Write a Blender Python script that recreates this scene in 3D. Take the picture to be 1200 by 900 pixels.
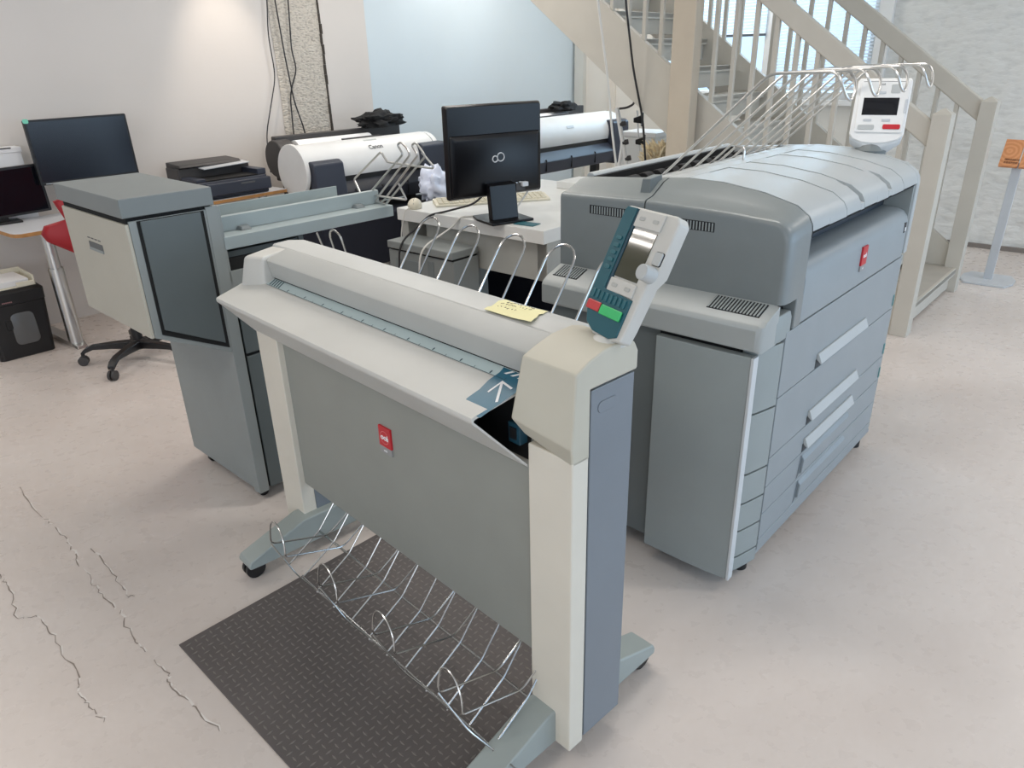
import bpy, bmesh, math, random
from mathutils import Vector, Matrix, noise
random.seed(7)
S = bpy.context.scene
COL = S.collection
for o in list(bpy.data.objects):
    bpy.data.objects.remove(o)

# ------------------------------------------------------------------ camera
cam_d = bpy.data.cameras.new('camera')
cam = bpy.data.objects.new('camera', cam_d)
COL.objects.link(cam)
PITCH, ROLL = 0.42096, 0.02564
cam_d.sensor_fit = 'HORIZONTAL'
cam_d.sensor_width = 36.0
cam_d.lens = 857.3 / 1200 * 36
cam_d.clip_start = 0.05
_r = Vector((1, 0, 0)); _f = Vector((0, math.cos(PITCH), -math.sin(PITCH))); _d = Vector((0, -math.sin(PITCH), -math.cos(PITCH)))
_c, _s = math.cos(ROLL), math.sin(ROLL)
_R = _r * _c + _d * _s
_D = _d * _c - _r * _s
cam.matrix_world = Matrix(((_R.x, -_D.x, -_f.x, 0), (_R.y, -_D.y, -_f.y, 0), (_R.z, -_D.z, -_f.z, 1.6), (0, 0, 0, 1)))
S.camera = cam

# ------------------------------------------------------------------ world, lights, exposure
W = bpy.data.worlds.new('overcast_sky')
S.world = W
W.use_nodes = True
_bg = W.node_tree.nodes['Background']
_bg.inputs['Color'].default_value = (0.60, 0.82, 1.10, 1)
_bg.inputs['Strength'].default_value = 1.8
S.view_settings.view_transform = 'Standard'
S.view_settings.look = 'None'
S.view_settings.gamma = 1
S.view_settings.use_curve_mapping = False
S.view_settings.exposure = -0.16


def area(name, loc, target, sx, sy, power, col):
    l = bpy.data.lights.new(name, 'AREA')
    l.shape = 'RECTANGLE'; l.size = sx; l.size_y = sy; l.energy = power; l.color = col
    o = bpy.data.objects.new(name, l); COL.objects.link(o)
    o.location = loc
    o.rotation_euler = (Vector(target) - Vector(loc)).to_track_quat('-Z', 'Y').to_euler()
    return o


def spot(name, loc, target, power, angle, blend, col, r=0.04):
    l = bpy.data.lights.new(name, 'SPOT')
    l.energy = power; l.spot_size = math.radians(angle); l.spot_blend = blend; l.color = col; l.shadow_soft_size = r
    o = bpy.data.objects.new(name, l); COL.objects.link(o)
    o.location = loc
    o.rotation_euler = (Vector(target) - Vector(loc)).to_track_quat('-Z', 'Y').to_euler()
    return o


WARM = (1.0, 0.90, 0.80)
NEUT = (1.0, 0.945, 0.885)
DAY = (0.58, 0.80, 1.0)
# assumed ceiling luminaires, the last ones added to brighten the far walls
for i, (x, y) in enumerate(((-1.6, 0.2), (-0.9, 3.4), (0.6, 2.6), (2.9, 1.6), (-0.6, 5.6), (4.3, 3.9), (1.5, 7.2), (-0.1, 7.3))):
    area('assumed_ceiling_light_%d' % i, (x, y, 2.88), (x, y, 0), 1.2, 0.25, 22.5, NEUT)
# twin tube fitting over the left part of the room
for dx, dy in ((0.0, 0.0), (-0.16, 0.03)):
    t_ = area('tube_light', (-3.33 + dx, 3.15 + dy, 2.88), (-3.33 + dx, 3.15 + dy, 0), 1.3, 0.045, 7, NEUT)
    t_.rotation_euler = (0, 0, math.radians(-62))
# added area light for assumed daylight from the right; no window stands there
area('assumed_daylight_right', (5.6, 0.6, 1.2), (0.5, 2.2, 1.0), 3.4, 1.6, 42, DAY)
area('rear_fill_light', (-1.2, -4.42, 1.7), (-0.9, 2.0, 0.9), 4.4, 1.7, 60, NEUT)  # added fill from behind the camera for the scanner's front faces
area('window_daylight_stair', (2.60, 7.86, 2.0), (0.6, 6.0, 1.0), 2.1, 1.4, 80, DAY)  # area light added just outside the stair window to strengthen its daylight
# track spot grazing the left wall
spot('wall_spot', (-1.75, 5.55, 2.75), (-2.05, 5.98, 0.9), 48, 50, 0.8, (1.0, 0.86, 0.72))

# ------------------------------------------------------------------ materials
def lin(c):
    return tuple(((v / 255) / 12.92 if v / 255 <= 0.04045 else ((v / 255 + 0.055) / 1.055) ** 2.4) for v in c)


MATS = {}


def mat(name, rgb, rough=0.5, metal=0.0, var=0.03, scale=6.0, bump=0.0, bscale=400.0, spec=0.5, coat=0.0):
    if name in MATS:
        return MATS[name]
    m = bpy.data.materials.new(name)
    m.use_nodes = True
    nt = m.node_tree
    b = nt.nodes['Principled BSDF']
    b.inputs['Roughness'].default_value = rough
    b.inputs['Metallic'].default_value = metal
    b.inputs['Specular IOR Level'].default_value = spec
    b.inputs['Coat Weight'].default_value = coat
    tc = nt.nodes.new('ShaderNodeTexCoord')
    n = nt.nodes.new('ShaderNodeTexNoise')
    n.inputs['Scale'].default_value = scale
    n.inputs['Detail'].default_value = 5
    nt.links.new(tc.outputs['Object'], n.inputs['Vector'])
    r = nt.nodes.new('ShaderNodeValToRGB')
    c = lin(rgb)
    r.color_ramp.elements[0].position = 0.3
    r.color_ramp.elements[1].position = 0.7
    r.color_ramp.elements[0].color = tuple(max(0, v * (1 - var)) for v in c) + (1,)
    r.color_ramp.elements[1].color = tuple(min(1, v * (1 + var)) for v in c) + (1,)
    nt.links.new(n.outputs['Fac'], r.inputs['Fac'])
    nt.links.new(r.outputs['Color'], b.inputs['Base Color'])
    if bump:
        n2 = nt.nodes.new('ShaderNodeTexNoise')
        n2.inputs['Scale'].default_value = bscale
        n2.inputs['Detail'].default_value = 3
        nt.links.new(tc.outputs['Object'], n2.inputs['Vector'])
        bp = nt.nodes.new('ShaderNodeBump')
        bp.inputs['Strength'].default_value = bump
        bp.inputs['Distance'].default_value = 0.002
        nt.links.new(n2.outputs['Fac'], bp.inputs['Height'])
        nt.links.new(bp.outputs['Normal'], b.inputs['Normal'])
    MATS[name] = m
    return m


def emis(name, rgb, st):
    m = mat(name, rgb)
    b = m.node_tree.nodes['Principled BSDF']
    b.inputs['Emission Color'].default_value = lin(rgb) + (1,)
    b.inputs['Emission Strength'].default_value = st
    return m


# plastics and paints
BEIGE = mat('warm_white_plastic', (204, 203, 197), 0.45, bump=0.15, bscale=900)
POSTB = mat('post_cream_plastic', (221, 215, 201), 0.45, bump=0.15, bscale=900)
RCOV = mat('rear_cover_grey', (194, 195, 192), 0.45, bump=0.15, bscale=900)
BEIGE2 = mat('greyer_white_plastic', (180, 181, 177), 0.45, bump=0.15, bscale=900)  # greyer plastic of the nose cover and small parts
PGREY = mat('grey_painted_panel', (147, 149, 142), 0.5, bump=0.1, bscale=900)
BLGREY = mat('blue_grey_painted_panel', (124, 131, 138), 0.45, bump=0.1, bscale=900)
FOOT = mat('foot_grey_paint', (156, 164, 161), 0.45)
LGREY = mat('light_grey_plastic', (186, 189, 188), 0.42, bump=0.12, bscale=900)
MGREY = mat('mid_grey_plastic', (152, 159, 161), 0.42, bump=0.12, bscale=900)
DGREY = mat('dark_grey_plastic', (112, 119, 120), 0.5, bump=0.12, bscale=900)
PFRONT = mat('printer_front_grey', (146, 154, 158), 0.38, bump=0.1, bscale=900)
PSIDE = mat('printer_side_grey', (152, 159, 158), 0.5, bump=0.1, bscale=900)
LIDM = mat('printer_lid_grey', (174, 179, 180), 0.32, bump=0.08, bscale=900)
HDARK = mat('printer_housing_grey', (126, 132, 132), 0.28, bump=0.12, bscale=900)
MBLK = mat('monitor_black', (10, 10, 14), 0.3, spec=0.35)
FDARK = mat('finisher_slate_panel', (90, 98, 99), 0.45, bump=0.1, bscale=900)
FMID = mat('finisher_grey_panel', (138, 144, 143), 0.45)
FCREAM = mat('finisher_cream_panel', (182, 178, 165), 0.5)
FTRAY = mat('finisher_tray_steel', (154, 165, 166), 0.4)
BLACK = mat('black_plastic', (22, 22, 24), 0.4)
BLACKM = mat('matt_black', (14, 14, 15), 0.8)
RUBBER = mat('black_rubber', (24, 24, 25), 0.6)
SEAM = mat('seam_black', (18, 20, 21), 0.9)
CHROME = mat('chromed_wire', (190, 190, 188), 0.22, 1.0, var=0.02)
STEEL = mat('brushed_steel', (204, 203, 200), 0.3, 1.0, var=0.05)
TEAL = mat('teal_plastic', (24, 88, 100), 0.4)
TEALD = mat('teal_dark_plastic', (20, 62, 78), 0.45)
TEALK = mat('teal_keys', (40, 100, 110), 0.4)
RED = mat('red_enamel', (196, 32, 44), 0.35)
REDK = mat('red_key', (196, 60, 62), 0.35)
GREENK = mat('green_key', (60, 190, 112), 0.35)
WHITE = mat('white_plastic', (232, 232, 230), 0.4)
WPRINT = mat('white_print', (240, 240, 240), 0.6)
GPRINT = mat('grey_print', (90, 92, 94), 0.6)
LCD = mat('lcd_glass', (66, 66, 50), 0.06, coat=0.4)
LCDK = mat('black_display_glass', (16, 18, 24), 0.08)
SCREEN = mat('monitor_screen', (20, 23, 32), 0.22)
NAVY = mat('dark_navy_plastic', (52, 57, 70), 0.4)
NAVYD = mat('navy_fabric', (26, 30, 44), 0.9)
CHAR = mat('charcoal_plastic', (62, 60, 60), 0.5)
IVORY = mat('ivory_plastic', (222, 216, 196), 0.5)
RULER = mat('ruler_strip', (188, 204, 204), 0.35)
NOTE = mat('yellow_note_paper', (236, 230, 180), 0.8)
PAPER = mat('white_paper', (238, 238, 238), 0.8)
WOODE = mat('wood_edge', (176, 128, 76), 0.5, var=0.15, scale=20)
DESK = mat('white_desk_laminate', (214, 215, 218), 0.35)
TABLE = mat('table_pale_grey', (222, 223, 220), 0.4)
PCG = mat('case_grey', (124, 129, 128), 0.45)
TABLEB = mat('table_body_grey', (164, 165, 160), 0.5)
REDSH = mat('red_chair_shell', (150, 12, 24), 0.45)
STAIR = mat('stair_cream_paint', (198, 193, 182), 0.5, bump=0.1, bscale=60)
STAIRT = mat('stair_tread_top', (178, 172, 162), 0.6, var=0.06)
COLUMN = mat('column_paint', (194, 182, 164), 0.7, var=0.04, bump=0.4, bscale=120)
BLIND = mat('blind_slat', (232, 238, 244), 0.5)
MATR = mat('mat_rubber', (94, 88, 86), 0.65, var=0.08, scale=4)
MATB = mat('mat_bar_rubber', (118, 112, 106), 0.5)
CABLEW = mat('white_cable', (216, 214, 208), 0.5)
CABLEB = mat('black_cable', (32, 31, 33), 0.5)
SILVER = mat('silver_plastic', (196, 200, 204), 0.35)


def floor_mat():
    m = bpy.data.materials.new('painted_concrete_floor')
    m.use_nodes = True
    nt = m.node_tree; b = nt.nodes['Principled BSDF']
    tc = nt.nodes.new('ShaderNodeTexCoord')
    n1 = nt.nodes.new('ShaderNodeTexNoise'); n1.inputs['Scale'].default_value = 1.3; n1.inputs['Detail'].default_value = 6
    n2 = nt.nodes.new('ShaderNodeTexNoise'); n2.inputs['Scale'].default_value = 22; n2.inputs['Detail'].default_value = 8
    n3 = nt.nodes.new('ShaderNodeTexNoise'); n3.inputs['Scale'].default_value = 90; n3.inputs['Detail'].default_value = 4
    mp = nt.nodes.new('ShaderNodeMapping'); mp.inputs['Rotation'].default_value = (0, 0, math.radians(-43)); mp.inputs['Scale'].default_value = (0.8, 1, 1)
    nt.links.new(tc.outputs['Object'], mp.inputs['Vector'])
    for n in (n1, n2, n3):
        nt.links.new(mp.outputs['Vector'], n.inputs['Vector'])
    r = nt.nodes.new('ShaderNodeValToRGB')
    r.color_ramp.elements[0].position = 0.3; r.color_ramp.elements[1].position = 0.7
    r.color_ramp.elements[0].color = lin((204, 193, 185)) + (1,)
    r.color_ramp.elements[1].color = lin((220, 211, 204)) + (1,)
    nt.links.new(n1.outputs['Fac'], r.inputs['Fac'])
    mx = nt.nodes.new('ShaderNodeMixRGB'); mx.blend_type = 'MULTIPLY'; mx.inputs['Fac'].default_value = 0.05
    r2 = nt.nodes.new('ShaderNodeValToRGB')
    r2.color_ramp.elements[0].position = 0.32; r2.color_ramp.elements[0].color = (0.78, 0.76, 0.75, 1)
    r2.color_ramp.elements[1].position = 0.5; r2.color_ramp.elements[1].color = (1, 1, 1, 1)
    nt.links.new(n2.outputs['Fac'], r2.inputs['Fac'])
    nt.links.new(r.outputs['Color'], mx.inputs['Color1']); nt.links.new(r2.outputs['Color'], mx.inputs['Color2'])
    nt.links.new(mx.outputs['Color'], b.inputs['Base Color'])
    rr = nt.nodes.new('ShaderNodeMapRange'); rr.inputs['To Min'].default_value = 0.20; rr.inputs['To Max'].default_value = 0.38
    nt.links.new(n2.outputs['Fac'], rr.inputs['Value']); nt.links.new(rr.outputs['Result'], b.inputs['Roughness'])
    ad = nt.nodes.new('ShaderNodeMath'); ad.operation = 'ADD'
    nt.links.new(n2.outputs['Fac'], ad.inputs[0]); nt.links.new(n3.outputs['Fac'], ad.inputs[1])
    bp = nt.nodes.new('ShaderNodeBump'); bp.inputs['Strength'].default_value = 0.06; bp.inputs['Distance'].default_value = 0.003
    nt.links.new(ad.outputs['Value'], bp.inputs['Height']); nt.links.new(bp.outputs['Normal'], b.inputs['Normal'])
    b.inputs['Specular IOR Level'].default_value = 0.45
    return m


def rough_wall_mat(name, rgb, strength, scale, dist, dark=0.9):
    m = bpy.data.materials.new(name)
    m.use_nodes = True
    nt = m.node_tree; b = nt.nodes['Principled BSDF']
    b.inputs['Roughness'].default_value = 0.75
    tc = nt.nodes.new('ShaderNodeTexCoord')
    mp = nt.nodes.new('ShaderNodeMapping'); mp.inputs['Scale'].default_value = (1, 1, 2.2)
    nt.links.new(tc.outputs['Object'], mp.inputs['Vector'])
    n = nt.nodes.new('ShaderNodeTexNoise'); n.inputs['Scale'].default_value = scale; n.inputs['Detail'].default_value = 7
    v = nt.nodes.new('ShaderNodeTexNoise'); v.inputs['Scale'].default_value = scale * 0.3; v.inputs['Detail'].default_value = 4
    nt.links.new(mp.outputs['Vector'], n.inputs['Vector']); nt.links.new(mp.outputs['Vector'], v.inputs['Vector'])
    ad = nt.nodes.new('ShaderNodeMath'); ad.operation = 'ADD'
    nt.links.new(n.outputs['Fac'], ad.inputs[0]); nt.links.new(v.outputs['Fac'], ad.inputs[1])
    bp = nt.nodes.new('ShaderNodeBump'); bp.inputs['Strength'].default_value = strength; bp.inputs['Distance'].default_value = dist
    nt.links.new(ad.outputs['Value'], bp.inputs['Height']); nt.links.new(bp.outputs['Normal'], b.inputs['Normal'])
    c = lin(rgb)
    r = nt.nodes.new('ShaderNodeValToRGB')
    r.color_ramp.elements[0].position = 0.35; r.color_ramp.elements[1].position = 0.5
    r.color_ramp.elements[0].color = tuple(x * dark for x in c) + (1,); r.color_ramp.elements[1].color = c + (1,)
    nt.links.new(n.outputs['Fac'], r.inputs['Fac']); nt.links.new(r.outputs['Color'], b.inputs['Base Color'])
    return m


def glass_mat():
    m = bpy.data.materials.new('window_glass')
    m.use_nodes = True
    nt = m.node_tree
    nt.nodes.remove(nt.nodes['Principled BSDF'])
    t = nt.nodes.new('ShaderNodeBsdfTransparent'); t.inputs['Color'].default_value = (0.93, 0.96, 0.97, 1)
    g = nt.nodes.new('ShaderNodeBsdfGlossy'); g.inputs['Roughness'].default_value = 0.03
    f = nt.nodes.new('ShaderNodeFresnel'); f.inputs['IOR'].default_value = 1.45
    mx = nt.nodes.new('ShaderNodeMixShader')
    nt.links.new(f.outputs['Fac'], mx.inputs['Fac']); nt.links.new(t.outputs['BSDF'], mx.inputs[1]); nt.links.new(g.outputs['BSDF'], mx.inputs[2])
    nt.links.new(mx.outputs['Shader'], nt.nodes['Material Output'].inputs['Surface'])
    return m


FLOORM = floor_mat()
WALLM = mat('wall_paint_left', (216, 210, 204), 0.8, var=0.015, scale=2, bump=0.1, bscale=60)
BRICKM = rough_wall_mat('whitewashed_brick', (226, 225, 220), 0.8, 9, 0.02)
PLASTER = rough_wall_mat('rough_plaster', (206, 198, 186), 1.0, 42, 0.012, 0.68)
GLASS = glass_mat()

# ------------------------------------------------------------------ geometry helpers
class MB:
    def __init__(s):
        s.bm = bmesh.new()

    def box(s, x0, x1, y0, y1, z0, z1):
        m = Matrix.Translation(((x0 + x1) / 2, (y0 + y1) / 2, (z0 + z1) / 2)) @ Matrix.Diagonal((abs(x1 - x0), abs(y1 - y0), abs(z1 - z0), 1))
        bmesh.ops.create_cube(s.bm, size=1, matrix=m)
        return s

    def obox(s, o, u, v, w):
        """box from a corner and three edge vectors"""
        o, u, v, w = map(Vector, (o, u, v, w))
        p = [o, o + u, o + u + v, o + v]
        return s.loft([p, [q + w for q in p]])

    def loft(s, profs, cap=True, close=True):
        rows = [[s.bm.verts.new(p) for p in pr] for pr in profs]
        n = len(rows[0])
        for a, b in zip(rows, rows[1:]):
            for i in range(n if close else n - 1):
                j = (i + 1) % n
                try:
                    s.bm.faces.new((a[i], a[j], b[j], b[i]))
                except ValueError:
                    pass
        if cap and close:
            s.bm.faces.new(list(reversed(rows[0]))); s.bm.faces.new(rows[-1])
        return s

    def px(s, prof, x0, x1):
        return s.loft([[(x0, a, b) for a, b in prof], [(x1, a, b) for a, b in prof]])

    def py(s, prof, y0, y1):
        return s.loft([[(a, y0, b) for a, b in prof], [(a, y1, b) for a, b in prof]])

    def pz(s, prof, z0, z1):
        return s.loft([[(a, b, z0) for a, b in prof], [(a, b, z1) for a, b in prof]])

    def hull(s, pts):
        vs = [s.bm.verts.new(p) for p in pts]
        r = bmesh.ops.convex_hull(s.bm, input=vs)
        bad = [v for v in vs if v.is_valid and not v.link_faces]
        bmesh.ops.delete(s.bm, geom=bad, context='VERTS')
        return s

    def cyl(s, p0, p1, r0, r1=None, n=16):
        r1 = r0 if r1 is None else r1
        p0, p1 = Vector(p0), Vector(p1)
        q = (p1 - p0).to_track_quat('Z', 'Y')
        rows = []
        for p, r in ((p0, r0), (p1, r1)):
            rows.append([p + q @ Vector((r * math.cos(2 * math.pi * i / n), r * math.sin(2 * math.pi * i / n), 0)) for i in range(n)])
        return s.loft(rows)

    def lathe(s, prof, c=(0, 0), n=20):
        rows = [[(c[0] + r * math.cos(2 * math.pi * i / n), c[1] + r * math.sin(2 * math.pi * i / n), z) for i in range(n)] for r, z in prof]
        return s.loft(rows)

    def ball(s, c, rx, ry=None, rz=None, sub=2):
        ry = ry or rx; rz = rz or rx
        bmesh.ops.create_icosphere(s.bm, subdivisions=sub, radius=1, matrix=Matrix.Translation(c) @ Matrix.Diagonal((rx, ry, rz, 1)))
        return s

    def tube(s, pts, r, n=8, fil=0.0, seg=5):
        pts = [Vector(p) for p in pts]
        if fil:
            pts = fillet(pts, fil, seg)
        T = []
        for i in range(len(pts)):
            a = pts[max(i - 1, 0)]; b = pts[min(i + 1, len(pts) - 1)]
            T.append((b - a).normalized())
        nrm = T[0].orthogonal().normalized()
        rows = []
        for i, p in enumerate(pts):
            if i:
                q = T[i - 1].rotation_difference(T[i]); nrm = q @ nrm
            bn = T[i].cross(nrm).normalized(); nn = bn.cross(T[i]).normalized()
            rr = r[i] if isinstance(r, (list, tuple)) else r
            rows.append([p + nn * rr * math.cos(2 * math.pi * k / n) + bn * rr * math.sin(2 * math.pi * k / n) for k in range(n)])
        return s.loft(rows)

    def quad(s, *p):
        s.bm.faces.new([s.bm.verts.new(q) for q in p])
        return s

    def build(s, name, m, parent=None, bev=0.0, seg=2, smooth=True, ang=35):
        bmesh.ops.recalc_face_normals(s.bm, faces=s.bm.faces)
        me = bpy.data.meshes.new(name)
        s.bm.to_mesh(me); s.bm.free()
        me.materials.append(m)
        if smooth:
            for p in me.polygons:
                p.use_smooth = True
            me.set_sharp_from_angle(angle=math.radians(ang))
        o = bpy.data.objects.new(name, me)
        COL.objects.link(o)
        if parent is not None:
            o.parent = parent
        if bev:
            b = o.modifiers.new('bevel', 'BEVEL')
            b.width = bev; b.segments = seg; b.limit_method = 'ANGLE'; b.angle_limit = math.radians(32); b.harden_normals = smooth
        return o


def fillet(pts, r, seg=5):
    out = [pts[0]]
    for a, b, c in zip(pts, pts[1:], pts[2:]):
        u = a - b; v = c - b
        d = min(r, u.length * 0.48, v.length * 0.48)
        p = b + u.normalized() * d; q = b + v.normalized() * d
        for i in range(seg + 1):
            t = i / seg
            out.append(p * (1 - t) ** 2 + b * 2 * t * (1 - t) + q * t ** 2)
    out.append(pts[-1])
    return out


def B(x0, x1, y0, y1, z0, z1):
    return MB().box(x0, x1, y0, y1, z0, z1)


def frame(x, y, deg):
    a = math.radians(deg)
    return (Vector((x, y, 0)), a)


def tag(o, label, cat, group=None, kind=None):
    o['label'] = label; o['category'] = cat
    if group:
        o['group'] = group
    if kind:
        o['kind'] = kind
    return o


def thing(name, label, cat, fr, loc=(0, 0, 0), deg=0, group=None):
    o = bpy.data.objects.new(name, None)
    COL.objects.link(o)
    o.empty_display_size = 0.1
    p, a = fr
    l = Vector(loc)
    o.location = p + Vector((math.cos(a) * l.x - math.sin(a) * l.y, math.sin(a) * l.x + math.cos(a) * l.y, l.z))
    o.rotation_euler = (0, 0, a + math.radians(deg))
    return tag(o, label, cat, group)


def at(o, fr, loc=(0, 0, 0), deg=0):
    p, a = fr; l = Vector(loc)
    o.location = p + Vector((math.cos(a) * l.x - math.sin(a) * l.y, math.sin(a) * l.x + math.cos(a) * l.y, l.z))
    o.rotation_euler = (0, 0, a + math.radians(deg))
    return o


def struct(name, mb, m, fr=None, label=None, bev=0):
    o = mb.build(name, m, None, bev)
    o['kind'] = 'structure'
    if fr:
        at(o, fr)
    return o


def basis(o, u, v):
    """matrix with origin o, x along u, y along v"""
    u = Vector(u).normalized(); v = Vector(v); v = (v - u * v.dot(u)).normalized(); w = u.cross(v)
    return Matrix(((u.x, v.x, w.x, o[0]), (u.y, v.y, w.y, o[1]), (u.z, v.z, w.z, o[2]), (0, 0, 0, 1)))


def text(name, s, size, m, parent, M, extrude=0.0004, align='CENTER', bold=0.0):
    c = bpy.data.curves.new(name, 'FONT')
    c.body = s; c.size = size; c.align_x = align; c.align_y = 'CENTER'; c.extrude = extrude; c.offset = bold
    c.resolution_u = 3
    t = bpy.data.objects.new('tmp_text', c)
    COL.objects.link(t)
    dg = bpy.context.evaluated_depsgraph_get()
    me = bpy.data.meshes.new_from_object(t.evaluated_get(dg))
    bpy.data.objects.remove(t)
    me.name = name
    me.transform(M)
    me.materials.clear(); me.materials.append(m)
    o = bpy.data.objects.new(name, me)
    COL.objects.link(o)
    o.parent = parent
    return o


def rounded(w, h, r, n=4, cx=0, cy=0):
    out = []
    for qx, qy, a0 in ((1, 1, 0), (-1, 1, 90), (-1, -1, 180), (1, -1, 270)):
        for i in range(n + 1):
            a = math.radians(a0 + 90 * i / n)
            out.append((cx + qx * (w / 2 - r) + r * math.cos(a), cy + qy * (h / 2 - r) + r * math.sin(a)))
    return out


def plate(M, prof, d0, d1):
    """prism of a 2D outline in the plane of basis matrix M, from depth d0 to d1 along its normal"""
    mb = MB()
    mb.loft([[M @ Vector((a, b, d0)) for a, b in prof], [M @ Vector((a, b, d1)) for a, b in prof]])
    return mb


def rect(x0, x1, y0, y1):
    return [(x0, y0), (x1, y0), (x1, y1), (x0, y1)]


# frames of reference (origin on the floor, heading in degrees)
SCN = frame(0.116, 1.258, -46.70)      # scanner: x along its length, -y its front
PRN = frame(0.799, 1.985, 47.76)       # printer: x along its drawers, y to its back
FIN = frame(-1.002, 2.463, -43.46)     # folding finisher
TBL = frame(0.188, 3.869, -41.5)       # controller table
LWF = frame(-3.074, 4.838, 46.52)      # left wall: x along the wall, -y into the room
WWF = frame(0.85, 9.0, -40.96)         # window wall: x along the wall, -y into the room
STR = frame(2.348, 4.149, 138.0)       # stair: x up the flight, -y to its far side

# ------------------------------------------------------------------ setting
fl = MB()
fl.box(-9, 9, -4.5, 12, -0.1, 0)
floor = struct('floor', fl, FLOORM)
struct('ceiling', MB().box(-9, 9, -4.5, 12, 3.0, 3.1), mat('ceiling_paint', (228, 226, 222), 0.9))
struct('wall_left', MB().box(-8.5, 2.79, 0, 0.2, 0, 3.0), WALLM, LWF)
struct('wall_rear', MB().box(-9, -3.5, -4.5, -4.3, 0, 3.0).box(1.1, 2.0, -4.5, -4.3, 0, 3.0).box(-3.5, 1.1, -4.5, -4.3, 0, 0.8).box(-3.5, 1.1, -4.5, -4.3, 2.6, 3.0), WALLM)  # unseen rear wall; its opening is cut for the added fill light
struct('wall_back', MB().box(2.79, 5.75, 0.07, 0.25, 0, 3.0), mat('wall_daylit_back', (208, 220, 226), 0.8, var=0.015, scale=2), LWF)  # bluish daylight on this wall is put into its colour
# window wall with its opening
ww = MB()
S0, S1, Z0, Z1 = 0.93, 3.15, 1.17, 2.75
ww.box(-0.1, S0, 0, 0.25, 0, 3.0).box(S0, S1, 0, 0.25, 0, Z0).box(S0, S1, 0, 0.25, Z1, 3.0)
struct('wall_front', ww, mat('wall_paint_window_side', (226, 222, 214), 0.8, var=0.015, scale=2), WWF)
br = MB()
NX, NZ = 96, 72
grid = []
for i in range(NX + 1):
    row = []
    for k in range(NZ + 1):
        x = S1 + (7.5 - S1) * i / NX; z = 3.0 * k / NZ
        d = 0.02 * (noise.noise(Vector((x * 2.2, z * 4.4, 3.1)))) + 0.012 * noise.noise(Vector((x * 7, z * 13, 8.0)))
        # courses of brick felt through the paint
        c = (z / 0.085) % 1.0; off = 0.5 * (int(z / 0.085) % 2); e = (x / 0.25 + off) % 1.0
        d -= 0.006 * max(0, 1 - min(c, 1 - c) * 9) + 0.004 * max(0, 1 - min(e, 1 - e) * 16)
        if i in (0, NX):
            d = 0
        row.append(br.bm.verts.new((x, -d * 0.9, z)))
    grid.append(row)
for i in range(NX):
    for k in range(NZ):
        br.bm.faces.new((grid[i][k], grid[i + 1][k], grid[i + 1][k + 1], grid[i][k + 1]))
wr = struct('wall_right', br, BRICKM, WWF)
struct('baseboard_right', MB().box(S1, 7.5, -0.03, 0.05, 0, 0.035), mat('floor_edge_grey', (128, 120, 114), 0.7), WWF)
struct('trim_1', MB().box(-0.02, 0.10, -0.06, 0.0, 0, 3.0), mat('trim_grey_white', (206, 206, 200), 0.6), WWF)
struct('trim_4', MB().box(0.42, 0.5, -0.03, 0.0, 0, 3.0), mat('trim_warm_white', (222, 214, 202), 0.6), WWF)
struct('trim_5', MB().box(S1 - 0.01, S1 + 0.1, -0.05, 0.02, Z0 - 0.12, 3.0), WHITE, WWF)
# strip of bare plaster on the left wall, with the dark joint beside it
ps = MB()
prof_l = []
for k in range(25):
    z = 3.0 * k / 24
    prof_l.append((1.90 + 0.03 * noise.noise(Vector((0, z * 3, 1))), z))
pr = [(2.325 + 0.008 * noise.noise(Vector((5, z * 9, 1))), z) for _, z in prof_l]
for a, b in zip(range(24), range(1, 25)):
    ps.bm.faces.new([ps.bm.verts.new(q) for q in ((prof_l[a][0], -0.006, prof_l[a][1]), (pr[a][0], -0.006, pr[a][1]), (pr[b][0], -0.006, pr[b][1]), (prof_l[b][0], -0.006, prof_l[b][1]))])
bmesh.ops.remove_doubles(ps.bm, verts=ps.bm.verts, dist=0.0005)
struct('trim_2', ps, PLASTER, LWF)
jt = MB()
for k in range(40):
    z = 3.0 * k / 40
    w = 0.006 + 0.006 * random.random()
    x = 2.335 + 0.004 * random.uniform(-1, 1)
    jt.box(x - w, x + w, -0.012 - 0.002 * random.random(), 0, z, z + 0.074)
struct('trim_3', jt, mat('joint_dark', (66, 60, 54), 0.9), LWF)
# window: frame, mullion, panes, sill, blinds
wf = MB()
wf.box(S0, S0 + 0.06, 0.02, 0.12, Z0, Z1).box(S1 - 0.07, S1, 0.02, 0.12, Z0, Z1).box(2.13, 2.22, 0.02, 0.12, Z0, Z1)
wf.box(S0, S1, 0.02, 0.12, Z0, Z0 + 0.06).box(S0, S1, 0.02, 0.12, Z1 - 0.06, Z1)
win = struct('window_1', wf, WHITE, WWF)
MB().box(S0 - 0.05, S1 + 0.05, -0.06, 0.12, Z0 - 0.05, Z0).build('window_sill', WHITE, win, 0.006)
for a, b in ((S0 + 0.06, 2.13), (2.22, S1 - 0.07)):
    B(a, b, 0.075, 0.081, Z0 + 0.06, Z1 - 0.06).build('pane', GLASS, win)
for a, b, zb in ((S0 + 0.03, 2.14, 1.72), (2.20, S1 - 0.03, 1.25)):
    z = zb + 0.03
    mesh = None
    while z < Z1 - 0.03:
        if mesh is None:
            o = MB().obox((a, -0.012, -0.009), (b - a, 0, 0), (0, 0.022, 0.014), (0, -0.0005, 0.0012)).build('blind_slat', BLIND, win, smooth=False)
            mesh = o.data
        else:
            o = bpy.data.objects.new('blind_slat', mesh); COL.objects.link(o); o.parent = win
        o.location = (0, 0, z)
        z += 0.027
    B(a, b, -0.014, 0.012, zb, zb + 0.022).build('bottom_rail', mat('blind_rail_dark', (84, 92, 100), 0.5) if zb > 1.5 else BLIND, win, 0.003)
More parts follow.
